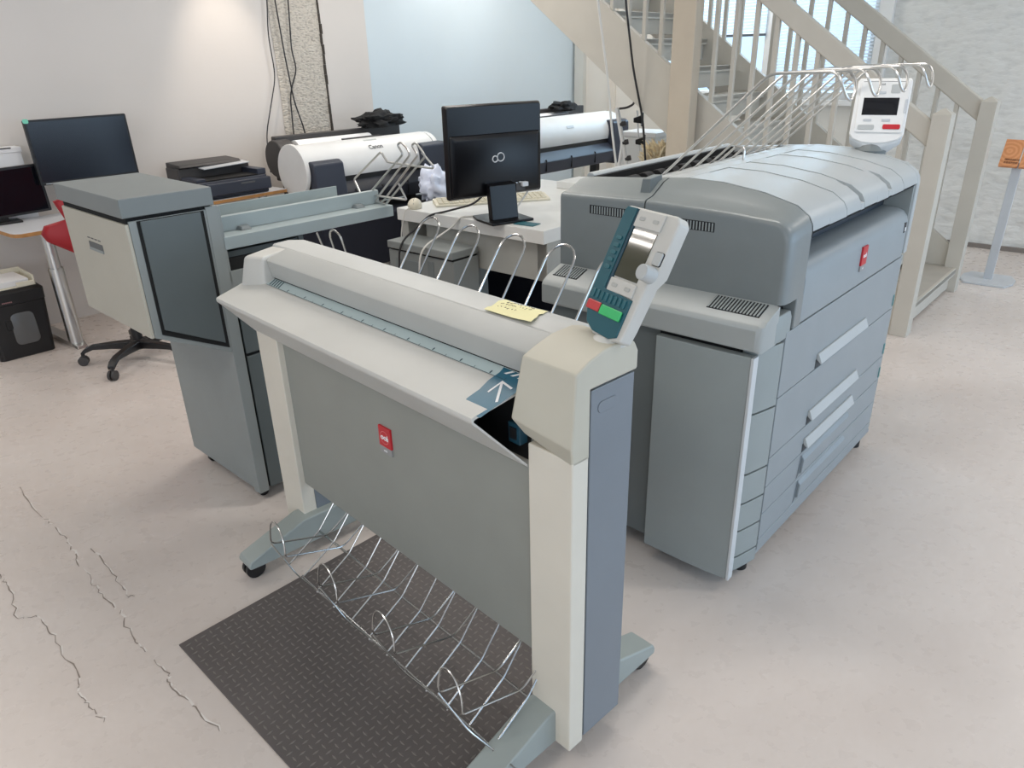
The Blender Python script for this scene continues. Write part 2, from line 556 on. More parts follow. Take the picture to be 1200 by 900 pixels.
# cracks in the floor paint
CRK = mat('crack_dark', (140, 128, 120), 0.9)
CRL = mat('crack_pale_edge', (226, 220, 214), 0.6)
cracks = [
    [(-2.073, 2.647), (-1.867, 2.432), (-1.781, 2.367), (-1.657, 2.248), (-1.566, 2.139), (-1.444, 2.009), (-1.373, 1.935), (-1.284, 1.865), (-1.188, 1.747), (-1.103, 1.671), (-1.01, 1.593), (-0.99, 1.546), (-0.887, 1.467), (-0.771, 1.373)],
    [(-1.792, 2.063), (-1.726, 2.007), (-1.599, 1.841), (-1.539, 1.851), (-1.433, 1.756), (-1.268, 1.588), (-1.23, 1.522), (-1.171, 1.476), (-1.103, 1.423)],
    [(-1.55, 2.205), (-1.378, 2.033), (-1.282, 1.932), (-1.264, 1.938)],
]
for path in cracks:
    pts = []
    for a, b in zip(path, path[1:]):
        for i in range(7):
            t = i / 7
            pts.append(Vector((a[0] + (b[0] - a[0]) * t + random.uniform(-.006, .006), a[1] + (b[1] - a[1]) * t + random.uniform(-.006, .006), 0)))
    for m, w, off, z in ((CRK, 0.0016, 0.0, 0.0006), (CRL, 0.0028, 0.0032, 0.0004)):
        mb = MB(); prev = None
        for i, p in enumerate(pts):
            d = (pts[min(i + 1, len(pts) - 1)] - pts[max(i - 1, 0)]).normalized(); n = Vector((-d.y, d.x, 0))
            ww_ = w * random.uniform(0.35, 1.5)
            q = p + n * off
            cur = (mb.bm.verts.new((q + n * ww_) + Vector((0, 0, z))), mb.bm.verts.new((q - n * ww_) + Vector((0, 0, z))))
            if prev and random.random() > (0.12 if m is CRK else 0.45):
                mb.bm.faces.new((prev[0], prev[1], cur[1], cur[0]))
            prev = cur
        mb.build('crack', m, floor, smooth=False)


# ------------------------------------------------------------------ large-format scanner (foreground)
scn = thing('document_scanner', 'long pale grey large format document scanner on legs with yellow note and teal control panel', 'scanner', SCN)
# front panel with the badge
MB().box(-1.25, -0.12, 0.02, 0.05, 0.268, 0.86).build('front_panel', PGREY, scn, 0.004)
bd = MB().box(-0.728, -0.672, 0.014, 0.021, 0.622, 0.684).build('badge', RED, scn, 0.001)
MB().box(-0.728, -0.672, 0.014, 0.021, 0.601, 0.6215).build('badge_foot', mat('badge_grey', (150, 150, 150), 0.4), bd, 0.001)
Mb = basis((-0.700, 0.0135, 0.652), (1, 0, 0), (0, 0, 1))
text('lettering', 'oc\u00e9', 0.024, WPRINT, bd, Mb, bold=0.0006)
rg = MB()
for i in range(28):
    a0, a1 = 2 * math.pi * i / 28, 2 * math.pi * (i + 1) / 28
    rg.quad(*[Mb @ Vector((r * math.cos(a), r * math.sin(a), 0.0002)) for r, a in ((0.0185, a0), (0.0200, a0), (0.0200, a1), (0.0185, a1))])
rg.build('badge_ring', mat('badge_ring_pink', (232, 150, 150), 0.5), bd, smooth=False)
text('lettering', 'oc\u00e9', 0.011, WPRINT, bd, basis((-0.700, 0.0135, 0.6115), (1, 0, 0), (0, 0, 1)))
# side posts
for sx, px0, px1 in ((1, -0.126, 0.0), (-1, -1.385, -1.248)):
    mb = MB()
    mb.box(px0, px1, 0.0, 0.05, 0.05, 0.86)
    post = mb.build('post', POSTB, scn, 0.004)
    xo = px1 if sx > 0 else px0
    xi = px0 if sx > 0 else px1
    B(min(xi, xo - sx * 0.006), max(xi, xo - sx * 0.006), 0.05, 0.19, 0.055, 1.0).build('post_core', BLGREY, post, 0.002)
    B(min(xo - sx * 0.006, xo - sx * 0.0005), max(xo - sx * 0.006, xo - sx * 0.0005), 0.054, 0.19, 0.062, 1.0).build('side_panel', BLGREY, post, 0.002)
    Ms = basis((xo - sx * 0.0008, 0.105, 0.955), (0, sx, 0), (0, 0, 1))
    plate(Ms, rounded(0.062, 0.026, 0.0125), 0.0, 0.0022).build('finger_tab', BLGREY, post, 0.0008)
# end caps
ec = MB()
po_ = [(0.0, 0.848), (-0.002, 0.890), (0.009, 1.047), (0.045, 1.064), (0.09, 1.076), (0.15, 1.078), (0.187, 1.068), (0.2, 1.045), (0.2, 1.003), (0.052, 1.003), (0.052, 0.848)]
pi_ = [(0.006, 0.874), (-0.033, 0.925), (0.003, 1.052), (0.045, 1.066), (0.09, 1.077), (0.15, 1.079), (0.187, 1.069), (0.2, 1.046), (0.2, 1.003), (0.052, 1.003), (0.052, 0.872)]
ec.loft([[(-0.142, y, z) for y, z in pi_], [(0.0, y, z) for y, z in po_]])
CAPB = mat('yellowed_cap_plastic', (196, 191, 175), 0.45, bump=0.15, bscale=900)
cap = ec.build('end_cap', CAPB, scn, 0.005)
ec = MB()
ec.hull([(-1.392, -0.025, 0.94), (-1.292, 0.012, 0.965), (-1.392, 0.004, 1.046), (-1.292, 0.02, 1.056), (-1.392, 0.11, 1.062), (-1.292, 0.11, 1.068), (-1.392, 0.11, 0.86), (-1.292, 0.11, 0.86), (-1.385, 0.0, 0.85), (-1.3, 0.0, 0.85)])
ec.build('end_cap', BEIGE, scn, 0.010, 3)
# rear cover and hinged nose cover
rc = MB()
prof_rc = [(0.104, 1.068), (0.16, 1.071), (0.215, 1.062), (0.25, 1.045), (0.272, 1.018), (0.285, 0.97), (0.285, 0.80), (0.104, 0.80)]
rc.px(prof_rc, -1.392, -0.1425)
rc.build('rear_cover', RCOV, scn, 0.008, 3)
nc = MB()
nc.px([(0.042, 0.990), (0.031, 1.044), (0.036, 1.049), (0.100, 1.069), (0.103, 1.068), (0.103, 0.95), (0.09, 0.95), (0.085, 0.990)], -1.290, -0.1435)
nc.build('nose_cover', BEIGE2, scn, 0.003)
B(-1.288, -0.145, 0.047, 0.09, 0.955, 0.989).build('feed_slot', SEAM, scn)
# feed table: folded sheet with an open right end
def bed_z(y):
    return 0.934 + (y + 0.097) / 0.067 * 0.023 if y < -0.03 else 0.957 + (y + 0.03) / 0.075 * 0.026
tb = [(0.004, 0.797), (-0.094, 0.912), (-0.1025, 0.921), (-0.1045, 0.928), (-0.1025, 0.934), (-0.094, 0.9375), (-0.03, 0.957), (0.047, 0.983)]
inn = [(0.047, 0.976), (-0.03, 0.951), (-0.092, 0.931), (-0.0985, 0.928), (-0.0985, 0.924), (-0.092, 0.9165), (0.004, 0.803)]
def xr(y, z):
    return -0.143 if z > 0.975 and y > 0 else (-0.131 - 0.05 * min(1, max(0, -y / 0.1)) if z < 0.93 else -0.145 - 0.036 * min(1, max(0, (0.045 - y) / 0.14)))
ft = MB()
full = tb + inn
ft.loft([[(-1.395, y, z) for y, z in full], [(xr(y, z), y, z) for y, z in full]])
ft.build('feed_table', BEIGE, scn, 0.0)
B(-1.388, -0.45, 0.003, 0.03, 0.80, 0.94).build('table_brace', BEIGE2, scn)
pk = MB()
pk.px([(0.010, 0.815), (-0.085, 0.922), (-0.03, 0.945), (0.045, 0.97), (0.045, 0.815)], -1.39, -0.30)
pk.build('table_cavity', BLACKM, scn)
B(-0.30, -0.135, 0.012, 0.05, 0.81, 0.965).build('cavity_back', BLACK, scn)
sb = B(-0.172, -0.137, -0.012, 0.012, 0.852, 0.900).build('paper_sensor', TEALD, scn, 0.002)
B(-0.165, -0.146, -0.015, -0.011, 0.864, 0.890).build('sensor_window', BLACK, sb)
# ruler with its marks
def on_bed(x, y, dz=0.0012):
    return (x, y, bed_z(y) + dz)
ru = MB()
ru.quad(on_bed(-1.285, 0.016), on_bed(-0.146, 0.016), on_bed(-0.146, 0.047), on_bed(-1.285, 0.047))
rul = ru.build('ruler_strip', RULER, scn, smooth=False)
tk = MB()
for k in range(5):
    x = -1.282 + 0.014 * k
    tk.quad(on_bed(x + 0.012, 0.018, .0017), on_bed(x + 0.018, 0.018, .0017), on_bed(x + 0.006, 0.045, .0017), on_bed(x, 0.045, .0017))
for k in range(11):
    x = -1.16 + 0.1 * k
    tk.quad(on_bed(x, 0.018, .0017), on_bed(x + 0.004, 0.018, .0017), on_bed(x + 0.004, 0.026, .0017), on_bed(x, 0.026, .0017))
    tk.quad(on_bed(x - 0.05, 0.016, .0017), on_bed(x - 0.0485, 0.016, .0017), on_bed(x - 0.0485, 0.022, .0017), on_bed(x - 0.05, 0.022, .0017))
tk.quad(on_bed(-1.285, 0.0152, .0016), on_bed(-0.2, 0.0152, .0016), on_bed(-0.2, 0.0164, .0016), on_bed(-1.285, 0.0164, .0016))
tk.build('ruler_marks', TEALD, rul, smooth=False)
# teal feed label with the white arrow
lb = MB()
x0, x1 = -0.238, -0.168
rows = [[on_bed(x0 - (0.004 if i % 2 else 0), y, .0014), on_bed(x1 + 0.02 * (y + 0.09) / 0.13, y, .0014)] for i, y in enumerate((-0.092, -0.06, -0.03, 0.0, 0.03, 0.045))]
for a, b in zip(rows, rows[1:]):
    lb.quad(a[0], a[1], b[1], b[0])
lab = lb.build('feed_label', mat('teal_label', (30, 98, 122), 0.35), scn, smooth=False)
ar = MB()
def apt(u, v):
    return on_bed(-0.192 + u * 0.81 - v * 0.58, -0.014 + u * 0.58 + v * 0.81, .0022)
for q in ([(-.003, -.036), (.003, -.036), (.003, .028), (-.003, .028)], [(0, .031), (0, .024), (-.024, -.002), (-.0275, .002)], [(0, .031), (0.0275, .002), (.024, -.002), (0, .024)]):
    ar.quad(*[apt(*p) for p in q])
ar.build('arrow', WPRINT, lab, smooth=False)
st = MB()
for k in range(4):
    st.quad(on_bed(-.226 + .02 * k, .030, .0022), on_bed(-.218 + .02 * k, .030, .0022), on_bed(-.204 + .02 * k, .043, .0022), on_bed(-.213 + .02 * k, .043, .0022))
st.build('label_stripes', WPRINT, lab, smooth=False)
# feet and castors
for xa, xb in ((-0.126, -0.045), (-1.298, -1.215)):
    f = MB()
    f.px([(-0.232, 0.052), (-0.236, 0.066), (-0.228, 0.082), (-0.02, 0.150), (0.21, 0.150), (0.405, 0.084), (0.413, 0.068), (0.41, 0.052), (0.36, 0.05), (0.19, 0.048), (0.0, 0.048), (-0.19, 0.050)], xa, xb)
    ft_ = f.build('foot', FOOT, scn, 0.006, 3)
    xm = (xa + xb) / 2
    for y in (-0.205, 0.385):
        c = MB()
        c.cyl((xm - 0.020, y, 0.034), (xm - 0.005, y, 0.034), 0.034, n=20).cyl((xm + 0.005, y, 0.034), (xm + 0.020, y, 0.034), 0.034, n=20)
        c.box(xm - 0.005, xm + 0.005, y - 0.012, y + 0.022, 0.02, 0.056)
        c.build('castor', BLACK, ft_, 0.002)
# wire catch tray under the front panel
wt = MB()
wt.tube([(-1.25, 0.03, 0.078), (-0.12, 0.03, 0.078)], 0.0042)
wtr = wt.build('catch_tray_bar', CHROME, scn)
MB().cyl((-1.2485, 0.03, 0.078), (-1.2425, 0.03, 0.078), 0.009).build('bar_bolt', SEAM, wtr)
wx = [-1.095, -1.004, -0.914, -0.818, -0.724, -0.629, -0.543, -0.46, -0.367, -0.281, -0.197, -0.11]
for i, x in enumerate(wx):
    MB().tube([(x, 0.075, 0.30), (x, 0.034, 0.245), (x, -0.028, 0.172), (x, -0.15, 0.100), (x + 0.012, -0.158, 0.105)], 0.0026, 6, 0.012, 3).build('tray_wire', CHROME, wtr)
hp = [(-1.004, -0.914), (-0.724, -0.629), (-0.46, -0.367), (-0.197, -0.112)]
for a, b in hp:
    def leg(x):
        return [(x, 0.07, 0.305), (x, 0.036, 0.255), (x, -0.045, 0.208), (x, -0.232, 0.272)]
    arch = [(a, -0.228, 0.31), (a + 0.006, -0.224, 0.345), (a + (b - a) * 0.3, -0.222, 0.362), (a + (b - a) * 0.62, -0.222, 0.352), (b - 0.008, -0.226, 0.325), (b, -0.230, 0.295)]
    MB().tube(leg(a) + arch + list(reversed(leg(b))), 0.0026, 6, 0.02, 4).build('tray_hoop', CHROME, wtr)
fr_ = []
for i, x in enumerate(wx[1:-1]):
    fr_ += [(x, -0.15, 0.100), (x + 0.03, -0.160, 0.118)]
for a, b in hp:
    MB().tube([(a, -0.232, 0.274), (a + 0.05, -0.19, 0.16), (b + 0.01, -0.152, 0.100), (b + 0.09, -0.152, 0.104)], 0.0024, 6, 0.02, 3).build('tray_front_wire', CHROME, wtr)
MB().tube([(-1.01, -0.150, 0.1025), (-0.11, -0.150, 0.1025)], 0.0024, 6).build('tray_front_wire', CHROME, wtr)
# paper guide loops behind the scanner
MB().tube([(-1.318, 0.30, 0.96), (-1.318, 0.275, 1.075), (-1.305, 0.272, 1.094), (-1.278, 0.270, 1.101), (-1.250, 0.272, 1.088), (-1.244, 0.275, 1.07), (-1.244, 0.30, 0.96)], 0.0034, 8, 0.01).build('guide_loop', CHROME, scn)
MB().tube([(-1.388, 0.32, 0.90), (-1.388, 0.292, 1.0), (-1.392, 0.27, 1.075)], 0.0034, 8).build('guide_loop', CHROME, scn)
for x in (-0.985, -0.800, -0.612, -0.430, -0.252):
    w = 0.048; ty = 0.435
    pts = [(x - w, 0.29, 0.92), (x - w, 0.345, 1.0), (x - w, 0.42, 1.105)] + [(x - w * math.cos(math.pi * k / 8), 0.425 + 0.028 * math.sin(math.pi * k / 8), 1.11 + 0.04 * math.sin(math.pi * k / 8)) for k in range(9)] + [(x + w, 0.42, 1.105), (x + w, 0.345, 1.0), (x + w, 0.29, 0.92)]
    MB().tube(pts, 0.0034, 8).build('guide_loop', CHROME, scn)
# control panel on its swivel
nk = MB().lathe([(0.037, 1.066), (0.036, 1.077), (0.028, 1.081), (0.024, 1.084), (0.0, 1.085)], (-0.035, 0.150), 24)
nk.hull([(-0.06, 0.165, 1.078), (-0.012, 0.155, 1.078), (-0.06, 0.185, 1.078), (-0.012, 0.18, 1.078), (-0.085, 0.205, 1.13), (-0.02, 0.185, 1.13), (-0.085, 0.225, 1.12), (-0.02, 0.21, 1.12)])
cpn = nk.build('control_panel', BEIGE, scn)
ya = math.radians(-14.5)
U = Vector((math.cos(ya), math.sin(ya), 0)); Hd = Vector((-math.sin(ya), math.cos(ya), 0))
V = (Hd * math.sin(math.radians(27)) + Vector((0, 0, 1)) * math.cos(math.radians(27))).normalized()
MP = basis((-0.118, 0.170, 1.118), U, V)          # lower left corner of the face
PW, PH = 0.152, 0.225
out = [(0.006, 0.0), (0.020, -0.028), (0.05, -0.043), (0.10, -0.045), (0.138, -0.036), (0.142, -0.006), (PW - 0.006, 0.085), (PW + 0.008, 0.108), (PW + 0.008, PH - 0.012), (PW - 0.004, PH), (0.0, PH), (-0.004, PH - 0.01), (-0.006, 0.02)]
plate(MP, out, -0.032, -0.0005).build('panel_housing', BEIGE, cpn, 0.005, 3)
face = [(0.008, 0.0), (0.022, -0.024), (0.05, -0.037), (0.104, -0.039), (0.126, -0.030), (0.126, 0.048), (0.034, 0.052), (0.034, PH - 0.003), (0.003, PH - 0.003), (-0.002, PH - 0.012), (-0.003, 0.02)]
plate(MP, face, -0.002, 0.0035).build('teal_face', TEAL, cpn, 0.0015)
plate(MP, rect(0.045, 0.116, 0.082, 0.182), -0.002, 0.0012).build('display', LCD, cpn)
plate(MP, rect(0.0365, 0.0445, 0.05, PH - 0.004), -0.001, 0.0032).build('display_bezel_strip', TEALD, cpn, 0.001)
for y0, y1 in ((0.050, 0.078), (0.186, PH - 0.004)):
    plate(MP, rect(0.042, 0.122, y0, y1), -0.001, 0.0045).build('key_strip', BEIGE, cpn, 0.002)
    for x in (0.062, 0.103):
        plate(MP, rounded(0.017, 0.008, 0.003, 3, x, (y0 + y1) / 2), 0.0044, 0.0062).build('soft_key', BEIGE2, cpn, 0.001)
for k in range(8):
    plate(MP, rect(0.006 + 0.0145 * k, 0.0145 + 0.0145 * k, 0.026, 0.044), 0.003, 0.0062).build('function_key', TEALK, cpn, 0.0015)
for k in range(5):
    plate(MP, rounded(0.017, 0.0085, 0.003, 3, 0.018, 0.094 + 0.0155 * k), 0.003, 0.0062).build('function_key', TEALK, cpn, 0.001)
plate(MP, rect(0.006, 0.050, 0.001, 0.021), 0.003, 0.0085).build('red_button', REDK, cpn, 0.003)
plate(MP, rect(0.0515, 0.119, -0.001, 0.020), 0.003, 0.0085).build('green_button', GREENK, cpn, 0.003)
kp = [MP @ Vector((PW - 0.004, 0.105, 0.0)), MP @ Vector((PW - 0.004, 0.105, 0.030))]
MB().cyl(kp[0], kp[1], 0.017, 0.0155, 24).build('rotary_knob', LGREY, cpn, 0.002)
plate(MP, rounded(0.022, 0.026, 0.004, 3, PW - 0.006, 0.138), -0.001, 0.004).build('knob_key', LGREY, cpn, 0.001)
plate(MP, rounded(0.024, 0.028, 0.004, 3, PW - 0.006, 0.138), -0.001, 0.001).build('knob_key_gap', SEAM, cpn)
# yellow note lying on the rear cover
nt = MB()
cn = [(-0.372, 0.108), (-0.222, 0.110), (-0.268, 0.214), (-0.384, 0.190)]
g = []
for i in range(9):
    row = []
    for k in range(7):
        u, v = i / 8, k / 6
        p = Vector(cn[0]) * (1 - u) * (1 - v) + Vector(cn[1]) * u * (1 - v) + Vector(cn[2]) * u * v + Vector(cn[3]) * (1 - u) * v
        base = 1.0715 if p.y < 0.16 else 1.0715 - 0.009 * (p.y - 0.16) / 0.055
        z = base + 0.0012 + 0.003 * abs(noise.noise(Vector((u * 3, v * 3, 2)))) + (0.006 * (1 - u) ** 6 if v > 0.5 else 0) + 0.004 * u ** 6 * (1 - v)
        p2 = p + Vector((0.004, 0)) * noise.noise(Vector((u * 5, v * 5, 9)))
        row.append(nt.bm.verts.new((p2.x, p2.y, z)))
    g.append(row)
for i in range(8):
    for k in range(6):
        nt.bm.faces.new((g[i][k], g[i + 1][k], g[i + 1][k + 1], g[i][k + 1]))
note = nt.build('paper_note', NOTE, None)
tag(at(note, SCN), 'small crumpled yellow handwritten note lying on top of the scanner', 'note')
sc = MB()
for r_ in range(3):
    for k in range(9 if r_ < 2 else 6):
        u = 0.16 + 0.075 * k + random.uniform(-.01, .01); v = 0.82 - 0.24 * r_
        p = Vector(cn[0]) * (1 - u) * (1 - v) + Vector(cn[1]) * u * (1 - v) + Vector(cn[2]) * u * v + Vector(cn[3]) * (1 - u) * v
        base = 1.0715 if p.y < 0.16 else 1.0715 - 0.009 * (p.y - 0.16) / 0.055
        a = [Vector((p.x + random.uniform(-.004, .004), p.y + random.uniform(-.005, .005), base + 0.0058)) for _ in range(3)]
        sc.tube(a, 0.0006, 4)
sc.build('handwriting', mat('ink_brown', (90, 80, 70), 0.8), note, smooth=False)['kind'] = 'stuff'

# ------------------------------------------------------------------ large-format printer
prn = thing('wide_format_printer', 'big grey floor standing wide format printer with paper drawers and wire rack on top', 'printer', PRN)
def top_z(y):
    P = [(-0.003, 1.13), (0.0, 1.15), (0.012, 1.172), (0.05, 1.198), (0.15, 1.225), (0.28, 1.243), (0.40, 1.246), (0.6, 1.232), (0.785, 1.220)]
    for (a, za), (b, zb) in zip(P, P[1:]):
        if y <= b:
            return za + (zb - za) * (y - a) / (b - a)
    return P[-1][1]
YS = [-0.003, 0.0, 0.012, 0.03, 0.05, 0.1, 0.15, 0.21, 0.28, 0.34, 0.40]
B(-0.10, 1.12, 0.034, 0.76, 0.065, 0.93).build('cabinet_core', SEAM, prn)
B(0.0, 1.13, 0.004, 0.74, 0.064, 0.079).build('base_plate', PFRONT, prn, 0.002)
for x, y in ((-0.01, 0.05), (1.085, 0.045), (0.0, 0.7), (1.085, 0.7)):
    MB().cyl((x, y, 0), (x, y, 0.066), 0.025, n=18).build('foot', RUBBER, prn, 0.002)
zs = [0.081, 0.124, 0.224, 0.326, 0.432, 0.639, 0.851]
for k, (a, b) in enumerate(zip(zs, zs[1:])):
    d = B(0.0, 1.098, -0.0, 0.03, a + 0.0015, b - 0.0015).build('drawer' if k else 'kick_strip', PFRONT, prn, 0.0025)
    B(1.10, 1.132, 0.006, 0.05, a + 0.0015, b - 0.0015).build('drawer_end', PSIDE, d, 0.002)
    if k >= 3:
        hb = a + 0.012
        MB().px([(0.0005, hb + 0.044), (-0.006, hb + 0.044), (-0.019, hb + 0.012), (-0.016, hb + 0.009), (0.0005, hb + 0.022)], 0.292, 0.748).build('handle', LGREY, d, 0.002)
        B(0.286, 0.752, -0.0018, 0.002, hb - 0.007, hb + 0.024).build('handle_shade', mat('handle_shadow_grey', (58, 64, 68), 0.6), d, 0.0005)  # dark plate paints the shade under the handle
        B(1.085, 1.098, -0.003, 0.003, hb + 0.0, hb + 0.045).build('unlock_tab', mat('teal_tab', (90, 140, 140), 0.4), d, 0.001)
    elif k in (1, 2):
        MB().px([(0.001, a + 0.012), (-0.007, a + 0.018), (-0.010, b - 0.03), (0.001, b - 0.014)], 0.30, 0.745).build('grip_ledge', PFRONT, d, 0.003)
        MB().hull([(0.27, 0.0, a + 0.006), (0.29, -0.0015, a + 0.03), (0.30, -0.0015, a + 0.03), (0.283, 0.0, a + 0.006), (0.29, -0.0015, b - 0.012), (0.30, -0.0015, b - 0.012)]).build('grip_outline', mat('seam_grey', (100, 108, 112), 0.6), d)
# rounded corner column of covers at the left of the drawers
czs = [0.048, 0.103, 0.203, 0.305, 0.411, 0.618, 0.826]
cprof = [(-0.006, 0.001), (-0.05, 0.011), (-0.100, 0.024), (-0.114, 0.031), (-0.118, 0.045), (-0.118, 0.075), (-0.006, 0.075)]
for a, b in zip(czs, czs[1:]):
    lo = [(x, y, a + 0.003 - 0.10 * (-0.006 - x) * 0.0) for x, y in cprof]
    MB().loft([lo, [(x, y, b - 0.003) for x, y in cprof]]).build('corner_cover', PSIDE, prn, 0.002)
cc = MB()
cc.loft([[(-0.006 + 0.036, 0.002, z), (-0.04, 0.001, z), (-0.09, 0.010, z), (-0.118, 0.024, z), (-0.126, 0.045, z), (-0.126, 0.09, z), (0.03, 0.09, z)] for z in (0.832, 0.893)] + [[(-0.006 + 0.03, 0.006, 0.913), (-0.04, 0.006, 0.913), (-0.085, 0.016, 0.913), (-0.108, 0.030, 0.913), (-0.114, 0.045, 0.913), (-0.114, 0.09, 0.913), (0.024, 0.09, 0.913)]])
cc.build('corner_cap', PSIDE, prn, 0.004)
# left side: door, rear panel, ledge
dr = MB()
dr.pz([(-0.132, 0.030), (-0.158, 0.030), (-0.163, 0.10), (-0.164, 0.2), (-0.160, 0.335), (-0.132, 0.335)], 0.045, 0.815)
dr.build('side_door', PSIDE, prn, 0.003)
B(-0.112, -0.095, 0.337, 0.775, 0.045, 0.822).build('rear_side_panel', DGREY, prn, 0.003)
B(-0.127, -0.10, 0.08, 0.34, 0.05, 0.82).build('door_backing', SEAM, prn)
B(-0.161, -0.130, 0.020, 0.0295, 0.045, 0.815).build('door_edge', mat('door_edge_lit_grey', (206, 209, 210), 0.45), prn, 0.002)  # front edge lightened in its colour, as if catching the light
lg = MB()
lp = [(-0.158, 0.832), (-0.163, 0.838), (-0.163, 0.897), (-0.155, 0.909), (-0.135, 0.921), (-0.055, 0.948), (-0.055, 0.832)]
def lpy(y, dx):
    return [(max(x, -0.163 + dx) if x < -0.06 else x, y, z - (0.0 if dx == 0 else 0.004)) for x, z in lp]
lg.loft([lpy(0.006, 0.018), lpy(0.012, 0.008), lpy(0.024, 0.0), lpy(0.785, 0.0)])
lg.build('side_ledge', mat('ledge_grey', (168, 172, 170), 0.42, bump=0.12, bscale=900), prn, 0.003)
# upper housings
def house(y0, y1, name, front):
    ys = [y0 + (y1 - y0) * i / 14 for i in range(15)]
    if front:
        ys = [-0.003, 0.0, 0.012, 0.03, 0.05] + [0.05 + (y1 - 0.05) * i / 10 for i in range(1, 11)]
    E = [(-0.003, 1.118), (0.0, 1.140), (0.008, 1.158), (0.022, 1.170), (0.05, 1.178), (0.2, 1.188), (0.45, 1.194), (0.785, 1.186)]
    def ez(y):
        for (a, za), (b, zb_) in zip(E, E[1:]):
            if y <= b:
                return za + (zb_ - za) * (y - a) / (b - a)
        return E[-1][1]
    ROUND = {-0.060: 0.022, -0.0595: 0.016, -0.0565: 0.010, -0.051: 0.006, -0.042: 0.003}
    rows = []
    for x, dz in ((-0.060, 0.020), (-0.0595, 0.013), (-0.0565, 0.006), (-0.051, 0.002), (-0.042, 0.0), (-0.02, None), (0.01, None), (0.045, None), (0.0775, None)):
        r = []
        for y in ys:
            yy = y + (ROUND.get(x, 0) * max(0, 1 - (y + 0.003) / 0.05) if front else 0)
            if dz is not None:
                z = ez(y) - dz
            else:
                f = (x + 0.042) / 0.1195
                z = ez(y) + (top_z(y) - ez(y)) * (f * f * (3 - 2 * f))
            r.append((x, yy, z))
        r += [(x, y1, 0.946), (x, y0 + (ROUND.get(x, 0) if front else 0), 0.946)]
        rows.append(r)
    return MB().loft(rows).build(name, HDARK, prn, 0.0, ang=40)
fh = house(-0.003, 0.458, 'front_housing', True)
house(0.463, 0.785, 'rear_housing', False)
B(-0.040, 0.07, 0.05, 0.77, 0.93, 1.10).build('housing_core', SEAM, prn)
B(0.034, 0.086, -0.003, 0.06, 0.852, 0.95).build('housing_leg', HDARK, prn, 0.004)
for (y0, y1, z0, z1) in ((0.52, 0.665, 1.130, 1.158), (0.225, 0.43, 1.124, 1.152)):
    B(-0.0612, -0.055, y0, y1, z0, z1).build('vent', mat('vent_dark', (26, 28, 30), 0.8), fh if y1 < 0.46 else prn, 0.0005)
    n = int((y1 - y0) / 0.0098)
    v = MB()
    for k in range(n):
        y = y0 + 0.004 + (y1 - y0 - 0.006) * k / n
        v.box(-0.0622, -0.058, y, y + 0.0042, z0 + 0.002, z1 - 0.002)
    v.build('vent_slats', PSIDE, fh if y1 < 0.46 else prn)
for y0, y1 in ((0.035, 0.195), (0.665, 0.765)):
    Mv = basis((-0.1485, y0, 0.9165), (0, 1, 0), (0.08, 0, 0.0272))
    v = plate(Mv, rect(0, y1 - y0, 0.022, 0.086), -0.0015, 0.0012)
    vv = v.build('ledge_vent', mat('vent_dark', (26, 28, 30), 0.8), prn)
    s = MB(); n = int((y1 - y0) / 0.0095)
    for k in range(n):
        a = (y1 - y0) * (k + 0.4) / n
        s.loft([[Mv @ Vector(q + (-0.0012,)) for q in rect(a, a + 0.0045, 0.024, 0.084)], [Mv @ Vector(q + (-0.0032,)) for q in rect(a, a + 0.0045, 0.024, 0.084)]])
    s.build('vent_slats', PSIDE, vv)
MB().px([(y, top_z(y) - 0.005) for y in YS] + [(0.40, 1.12), (0.0, 1.10)], 0.077, 0.087).build('lid_seam', SEAM, prn)
# lid made of planks side by side, two of them notched at the front
xs = [0.084, 0.224, 0.377, 0.520, 0.573, 0.655, 0.770, 0.885, 1.010, 1.100]
xs = [0.0855, 0.215, 0.355, 0.480, 0.515, 0.640, 0.760, 0.795, 0.930, 1.100]
for k, (a, b) in enumerate(zip(xs, xs[1:])):
    notch = k in (3, 6)
    r0 = []
    for y in YS:
        d = 0.0
        if notch and 0.005 < y < 0.08:
            d = 0.020 * min(1, (0.08 - y) / 0.05)
        r0.append((y, top_z(y) - d - (0.0022 if k % 2 else 0)))
    prof = r0 + [(0.40, 1.20), (0.06, 1.165), (0.012, 1.128)]
    MB().px(prof, a + 0.0008, b - 0.0008).build('lid_plank', LIDM, prn, 0.0008, 1, ang=40)
MB().px([(0.402, top_z(0.402)), (0.478, top_z(0.478)), (0.478, 1.2), (0.402, 1.2)], 0.084, 1.10).build('lid_rear_strip', LIDM, prn, 0.001)
k = 0
for a, b in zip(xs[::2], xs[2::2] + [1.10]):
    MB().px([(0.481, top_z(0.481)), (0.548, top_z(0.548) - 0.006), (0.548, 1.15), (0.481, 1.19)], a + 0.001, b - 0.001).build('lid_rear_strip', LIDM, prn, 0.001)
MB().px([(y, top_z(y) + 0.0) for y in YS] + [(0.6, top_z(0.6)), (0.785, top_z(0.785)), (0.785, 0.86), (-0.003, 0.86)], 1.1025, 1.140).build('right_end_cover', LIDM, prn, 0.006, 3)
B(0.15, 0.27, 0.43, 0.47, 1.235, 1.256).build('rack_socket', DGREY, prn, 0.006) if False else None
MB().hull([(-0.01, 0.475, 1.18), (0.075, 0.475, 1.18), (0.0, 0.48, 1.247), (0.065, 0.48, 1.252), (-0.01, 0.515, 1.18), (0.075, 0.515, 1.18), (0.0, 0.51, 1.245), (0.065, 0.51, 1.250)]).build('rack_socket', DGREY, prn, 0.003)
